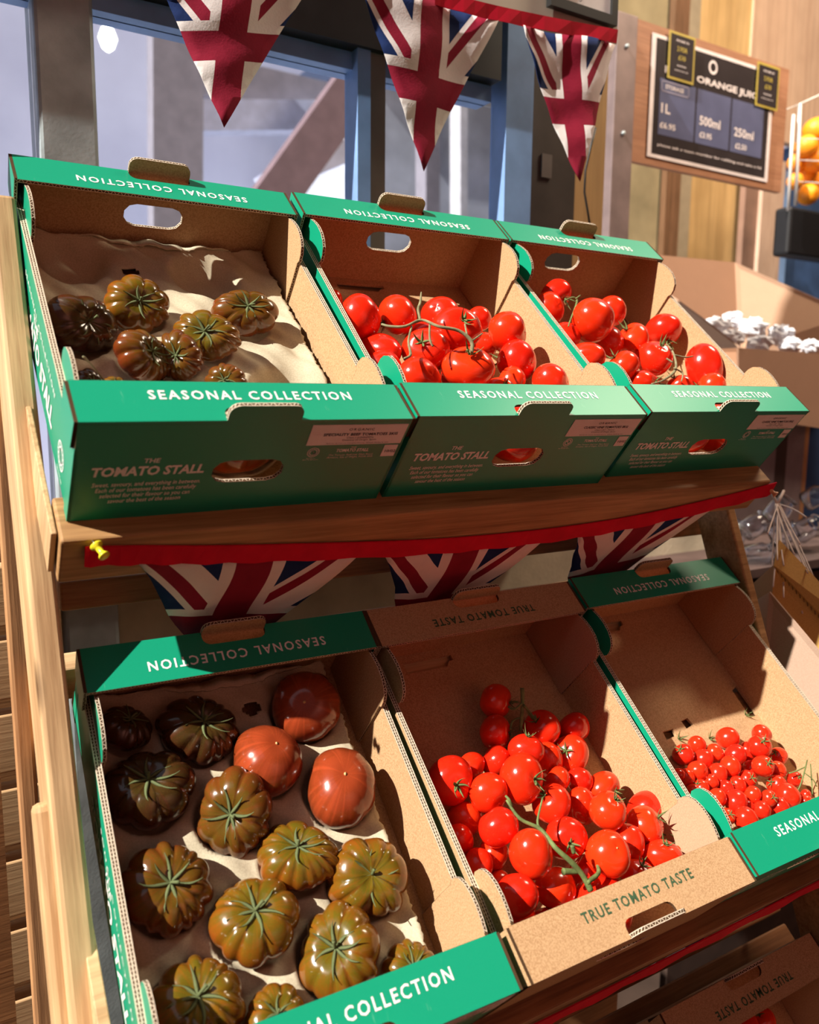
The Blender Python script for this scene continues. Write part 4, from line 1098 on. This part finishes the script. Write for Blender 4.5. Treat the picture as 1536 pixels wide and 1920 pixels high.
for k, (px, py, r, Y) in enumerate([(1345, 612, 30, 1.60), (1375, 600, 26, 1.64), (1372, 634, 30, 1.54), (1412, 615, 34, 1.58), (1424, 645, 30, 1.50), (1462, 628, 34, 1.54), (1482, 648, 28, 1.48), (1520, 650, 26, 1.47)]):
    p = at(px, py, Y); R = r*Y/.95/F*1.05; vs = []; fs = []; nu, nv = 16, 10
    for i in range(nv+1):
        for j in range(nu):
            th, ph_ = PI*i/nv, 2*PI*j/nu; rr = R*(1+(rnd.uniform(-.22, .22) if 0 < i < nv else 0))
            vs.append((rr*math.sin(th)*math.cos(ph_)*1.15, rr*math.sin(th)*math.sin(ph_), rr*math.cos(th)*.75))
    for i in range(nv):
        for j in range(nu): a = i*nu+j; c = i*nu+(j+1) % nu; fs.append((a, a+nu, c+nu, c))
    b = MB(); b.add(vs, fs, 0, False); o = b.build('plastic_bag', WBG, None, True, Matrix.Translation(p))
    tag(o, 'crumpled white bag in the far carton, %s from left' % ORD[[0, 1, 2, 3, 4, 5, 6, 7][k]], 'bag', 'white bags in the far carton')
# grey boards below the carton, the gap's shade painted as a dark panel
for k, (x0, x1, mat) in enumerate(((1385, 1455, plain('mauve_panel', (.20, .155, .16, 1), .7)), (1455, 1478, plain('gap_shade_panel', (.05, .03, .025, 1), .8)), (1478, 1512, plain('mauve_panel_b', (.20, .155, .16, 1), .7)), (1512, 1522, WD4), (1522, 1700, plain('navy_cloth', (.02, .05, .14, 1), .8)))):
    xz('trim_%d' % (20+k), X(x0, 850, 1.48), X(x1, 850, 1.48), .0, at(1450, 770, 1.48).z, 1.48+.004*k, .02, mat)
# orange rack and black crate
rk = empty('orange_rack', at(1500, 400, 2.0), 'white wire rack holding a heap of oranges at right edge', 'rack'); ri = rk.matrix_basis.inverted()
WIRE = plain('white_wire', (.62, .60, .58, 1), .4)
for pts, r in (([(1500, 195), (1492, 385)], .007), ([(1488, 215), (1478, 395)], .006), ([(1500, 195), (1600, 150)], .003), ([(1497, 260), (1600, 262)], .002), ([(1495, 300), (1600, 305)], .002), ([(1493, 340), (1600, 348)], .002), ([(1400, 235), (1500, 195)], .002)):
    b = MB(); b.tube([ri @ at(x, y, 1.98) for x, y in pts], r, 6); b.build('wire', WIRE, rk)
ORM = plain('orange_peel', (.90, .30, .01, 1), .4, .5, var=.15, scale=8, bump=.3)
om = tomato_mesh('orange', ORM, 91, sq=.97, dim=.03, nu=20, nv=14)
for k, (px, py, r) in enumerate([(1530, 245, 24), (1513, 275, 22), (1495, 305, 18), (1530, 300, 24), (1512, 325, 20), (1492, 340, 16), (1534, 345, 22), (1516, 365, 20), (1545, 275, 20)]):
    Y = 2.05 if k % 2 else 2.10; p = at(px, py, Y); R = r*((p-EYE).dot(RC @ Vector((0, 0, -1))))/F
    o = link('orange', om, None, Matrix.Translation(p) @ Matrix.Scale(R, 4)); tag(o, 'bright orange in the wire rack, %s of the heap counted from top' % ORD[k], 'orange', 'oranges in the wire rack')
b = MB(); p0 = at(1484, 385, 2.0); p1 = at(1484, 478, 2.0); b.box((p0.x, 2.0, p1.z), (p0.x+.6, 2.07, p0.z))
o = bevel(b.build('black_crate', plain('black_plastic', (.006, .006, .008, 1), .5)), .012); tag(o, 'black plastic crate under the wire rack of oranges', 'crate')

# kraft sacks and packed jars at the right of the stand
SACK = board_mat('yellow_kraft', (.66, .40, .13, 1), (.56, .33, .10, 1)); SACK2 = board_mat('mauve_kraft', (.46, .31, .23, 1), (.40, .26, .19, 1))
sk = empty('paper_sack', at(1470, 1200, 1.0), 'upright yellow kraft sack with stitched folded rim right of the stand', 'sack'); si = sk.matrix_basis.inverted()
def sheet(pts_px, th, mat, name, par, inv): return poly_panel(name, [at(x, y, Y) for x, y, Y in pts_px], th, mat, par, inv)
sheet([(1452, 1060, .773), (1462, 1012, .785), (1640, 1200, .66), (1640, 1260, .66)], .003, SACK, 'folded_rim', sk, si)
sheet([(1452, 1058, .775), (1640, 1262, .662), (1640, 1480, .66), (1440, 1240, .77)], .003, SACK, 'front_face', sk, si)
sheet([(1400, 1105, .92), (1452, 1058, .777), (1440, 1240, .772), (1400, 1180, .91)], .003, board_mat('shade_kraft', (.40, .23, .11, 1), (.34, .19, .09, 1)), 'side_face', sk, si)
b = MB()
for k in range(26):
    f = k/26; x, y, Y = 1458+(1640-1458)*f, 1068+(1268-1068)*f, (.771+(.658-.771)*f)
    p, q = at(x, y, Y), at(x+1, y+7, Y); b.tube([si @ p, si @ q], .0007, 4)
o = b.build('stitching', plain('brown_thread', (.25, .12, .04, 1)), sk)
sk2 = empty('paper_sack', at(1470, 1350, .95), 'dull pinkish kraft sack leaning beside the cherry tomato crate', 'sack'); si2 = sk2.matrix_basis.inverted()
sheet([(1443, 1110, .752), (1640, 1345, .60), (1640, 1700, .60), (1424, 1330, .745), ][:4], .003, SACK2, 'front_face', sk2, si2)
sheet([(1410, 1130, .86), (1443, 1110, .754), (1424, 1330, .747), (1405, 1240, .85)], .003, SACK2, 'side_face', sk2, si2)
# table top the jars stand on
b = MB(); zt_ = at(1450, 1040, 1.25).z
b.box((at(1352, 1000, 1.1).x, 1.16, zt_-.02), (2.6, 1.47, zt_)); o = b.build('low_table', plain('brown_tabletop', (.075, .045, .038, 1), .6, var=.3)); tag(o, 'dark brown table holding glass jars beyond the right upright', 'table')
for k in range(5):
    b = MB(); h_ = (zt_-.03)/5; b.box((at(1352, 1000, 1.1).x, 1.17, k*h_+.003), (2.6, 1.19, (k+1)*h_-.003)); b.build('table_filler_board', plain('table_filler_brown', (.045, .025, .018, 1), .8, var=.4) if k == 0 else bpy.data.materials['table_filler_brown'], o)  # dark boards added below the table to darken the pale floor gap
def clearglass():
    x = NT('clear_glass', .03, .5); x.color((.92, .95, 1, 1)); x.b.inputs['Transmission Weight'].default_value = 1; x.b.inputs['IOR'].default_value = 1.45; return x.m
CG = clearglass()
def jar_mesh():
    b = MB(); prof = [(.0, 0), (.030, 0), (.036, .006), (.037, .05), (.036, .062), (.028, .072), (.028, .084), (.031, .086), (.031, .090), (.026, .090), (.025, .074), (.033, .060), (.0345, .05), (.0335, .009), (.028, .005), (0, .005)]
    n = 24; vs = []; fs = []
    for r, z in prof:
        for k in range(n): vs.append((r*math.cos(2*PI*k/n), r*math.sin(2*PI*k/n), z))
    for i in range(len(prof)-1):
        for k in range(n): a = i*n+k; c = i*n+(k+1) % n; fs.append((a, c, c+n, a+n))
    b.add(vs, fs, 0, True); return b.mesh('glass_jar', CG)
jm = jar_mesh()
for k, (px, py, Y, rot, lb) in enumerate([(1462, 955, 1.22, (.5, .3, 0), 'tilted clear glass jar just right of the top shelf board end'), (1425, 1040, 1.20, (1.2, .2, .5), 'clear glass jar lying on its side below the shelf board end'),
    (1415, 985, 1.30, (.3, .9, 0), 'clear glass jar leaning behind the red tape end'), (1530, 930, 1.30, (.9, .2, .3), 'clear glass jar at right edge, upper one'), (1515, 990, 1.24, (.2, 1.1, 0), 'clear glass jar at right edge below the upper one'),
    (1380, 1000, 1.35, (.2, .4, 0), 'small looking glass jar farthest left behind the flag'), (1525, 1075, 1.20, (1.3, 0, .4), 'clear glass jar lowest at right edge'), (1470, 1000, 1.28, (.8, .8, 0), 'clear glass jar behind the bundle of raffia')]):
    o = link('glass_jar', jm, None, Matrix.Translation(at(px, py, Y)) @ Euler(rot).to_matrix().to_4x4() @ Matrix.Scale(.75, 4) @ Matrix.Translation((0, 0, -.045))); tag(o, lb, 'jar', 'glass jars right of the stand')
# raffia strands
RAF = plain('pale_raffia', (.66, .52, .46, 1), .6); rf = empty('raffia_bundle', at(1462, 950, .90), 'tied bundle of pale raffia strands hanging over the kraft sacks', 'raffia'); rfi = rf.matrix_basis.inverted()
rnd = random.Random(2)
for k, ends in enumerate([(1442, 1240), (1446, 1220), (1450, 1100), (1458, 1050), (1440, 1000), (1470, 1060), (1500, 1020), (1512, 970), (1525, 1080), (1536, 1110), (1490, 1040), (1515, 1075), (1470, 1120), (1505, 1150)]):
    a = (1458+rnd.uniform(-4, 4), 945); m = ((a[0]+ends[0])/2+rnd.uniform(-7, 7), (a[1]+ends[1])/2-4)
    P = []
    for s_ in range(9):
        f = s_/8; x = (1-f)**2*a[0]+2*f*(1-f)*m[0]+f*f*ends[0]; y = (1-f)**2*a[1]+2*f*(1-f)*m[1]+f*f*ends[1]; P.append(rfi @ at(x, y, .90-.16*f))
    b = MB(); b.tube(P, .0013, 5); b.build('strand', RAF, rf)
for k, ends in enumerate([(1470, 920), (1448, 925)]):
    b = MB(); b.tube([rfi @ at(1458, 946, .90), rfi @ at(ends[0], ends[1], .91)], .0025, 5); b.build('strand', RAF, rf)

# slatted bin far left
bn = empty('slatted_bin', at(20, 1500, 1.02), 'slatted pale wooden bin standing behind the rear post at far left', 'bin'); bni = bn.matrix_basis.inverted()
for k, py in enumerate((1060, 1199, 1338, 1479, 1615, 1747, 1880)):
    p = at(30, py, 1.02); b = MB(); b.box((-.30, 0, -.070), (.036, .028, 0)); o = b.build('slat', WD5, bn, True, bni @ Matrix.Translation(p)); bevel(o, .002)
b = MB(); p = at(8, 1600, 1.00); b.box((-.05, -.02, -.9), (.0, .0, .12)); b.build('corner_post', WD3, bn, True, bni @ Matrix.Translation(p))
b = MB(); p = at(0, 1500, 1.2); b.box((-.5, 0, -1.), (.09, .02, .40)); b.build('back_board', WD3, bn, True, bni @ Matrix.Translation(p))

# ------------------------------------------------------------------ outside, seen through the panes
b = MB(); b.box((-12, 1.60, -.12), (14, 14, -.05)); struct('floor.001', b, plain('pale_yard', (.42, .42, .46, 1), .9, var=.1, scale=2))
b = MB(); b.box((-10, 7.0, 0), (14, 7.2, 6)); struct('wall_yard', b, plain('blue_tinted_wall', (.68, .71, .92, 1), .9, var=.15, scale=1.2))  # bluish outdoor light is put into the wall colour
GRY = plain('grey_cladding', (.26, .24, .27, 1), .8); BRN = plain('brown_timber', (.20, .13, .14, 1), .8); PAL = plain('pale_fascia', (.62, .66, .82, 1), .8)  # the fascia colour carries the same bluish outdoor light
cn = empty('timber_canopy', at(520, 300, 4.4), 'blurred timber and metal canopy frame outside beyond the window panes', 'canopy'); cni = cn.matrix_basis.inverted()
def cpart(name, px0, py0, px1, py1, Y, wd, mat, dep=.12, Y1=None):
    a, c = at(px0, py0, Y), at(px1, py1, Y1 or Y); d = (c-a); L = d.length; d.normalize(); s_ = d.cross(Vector((0, 1, 0))).normalized(); n = s_.cross(d)
    M = Matrix.Identity(4)
    for k in range(3): M[k][0] = d[k]; M[k][1] = n[k]; M[k][2] = s_[k]; M[k][3] = a[k]
    b = MB(); b.box((0, 0, -wd/2), (L, dep, wd/2)); b.build(name, mat, cn, True, cni @ M)
cpart('column', 335, -60, 335, 1150, 4.5, .26, GRY); cpart('brace', 470, 440, 720, 90, 3.9, .20, BRN)
cpart('roof_beam', 340, 215, 700, 215, 4.6, .16, PAL); cpart('roof_beam', 350, 132, 660, 200, 4.75, .22, GRY)
cpart('roof_beam', 500, 345, 700, 262, 4.0, .10, PAL); cpart('column', 812, 190, 812, 1150, 4.4, .10, GRY); cpart('column', 870, 180, 870, 1150, 4.8, .06, plain('pale_post', (.6, .58, .6, 1)))
a_, c_ = at(700, 70, 5.2), at(970, 190, 5.2)
b = MB(); b.box((a_.x, 5.2, 0), (c_.x, 6.6, c_.z)); b.box((a_.x-.15, 5.1, c_.z), (c_.x+.15, 6.7, a_.z), 1)
o = b.build('garden_shed', [plain('shed_wall_pale', (.45, .47, .52, 1), .8, var=.3, scale=3), plain('dark_blue_roof', (.03, .045, .09, 1), .8)]); tag(o, 'pale blurred shed with dark blue roof outside behind the middle pennant', 'shed')
# glowing globe added for the glare of a lamp mirrored in the glass
lm = empty('glare_globe', at(202, 72, 2.2), 'round white glow standing in for the glare beside the left steel post', 'glare')
b = MB(); b.tube([(0, 0, -.03), (0, 0, -.022), (0, 0, 0), (0, 0, .022), (0, 0, .03)], [.004, .014, .022, .014, .004], 16)
x = NT('glare_glow'); x.b.inputs['Emission Color'].default_value = (1, .97, .92, 1); x.b.inputs['Emission Strength'].default_value = 12
b.build('globe', x.m, lm); b = MB(); b.tube([(0, 0, .03), (0, 0, .08)], .008, 8); b.build('globe_holder', STEEL, lm)
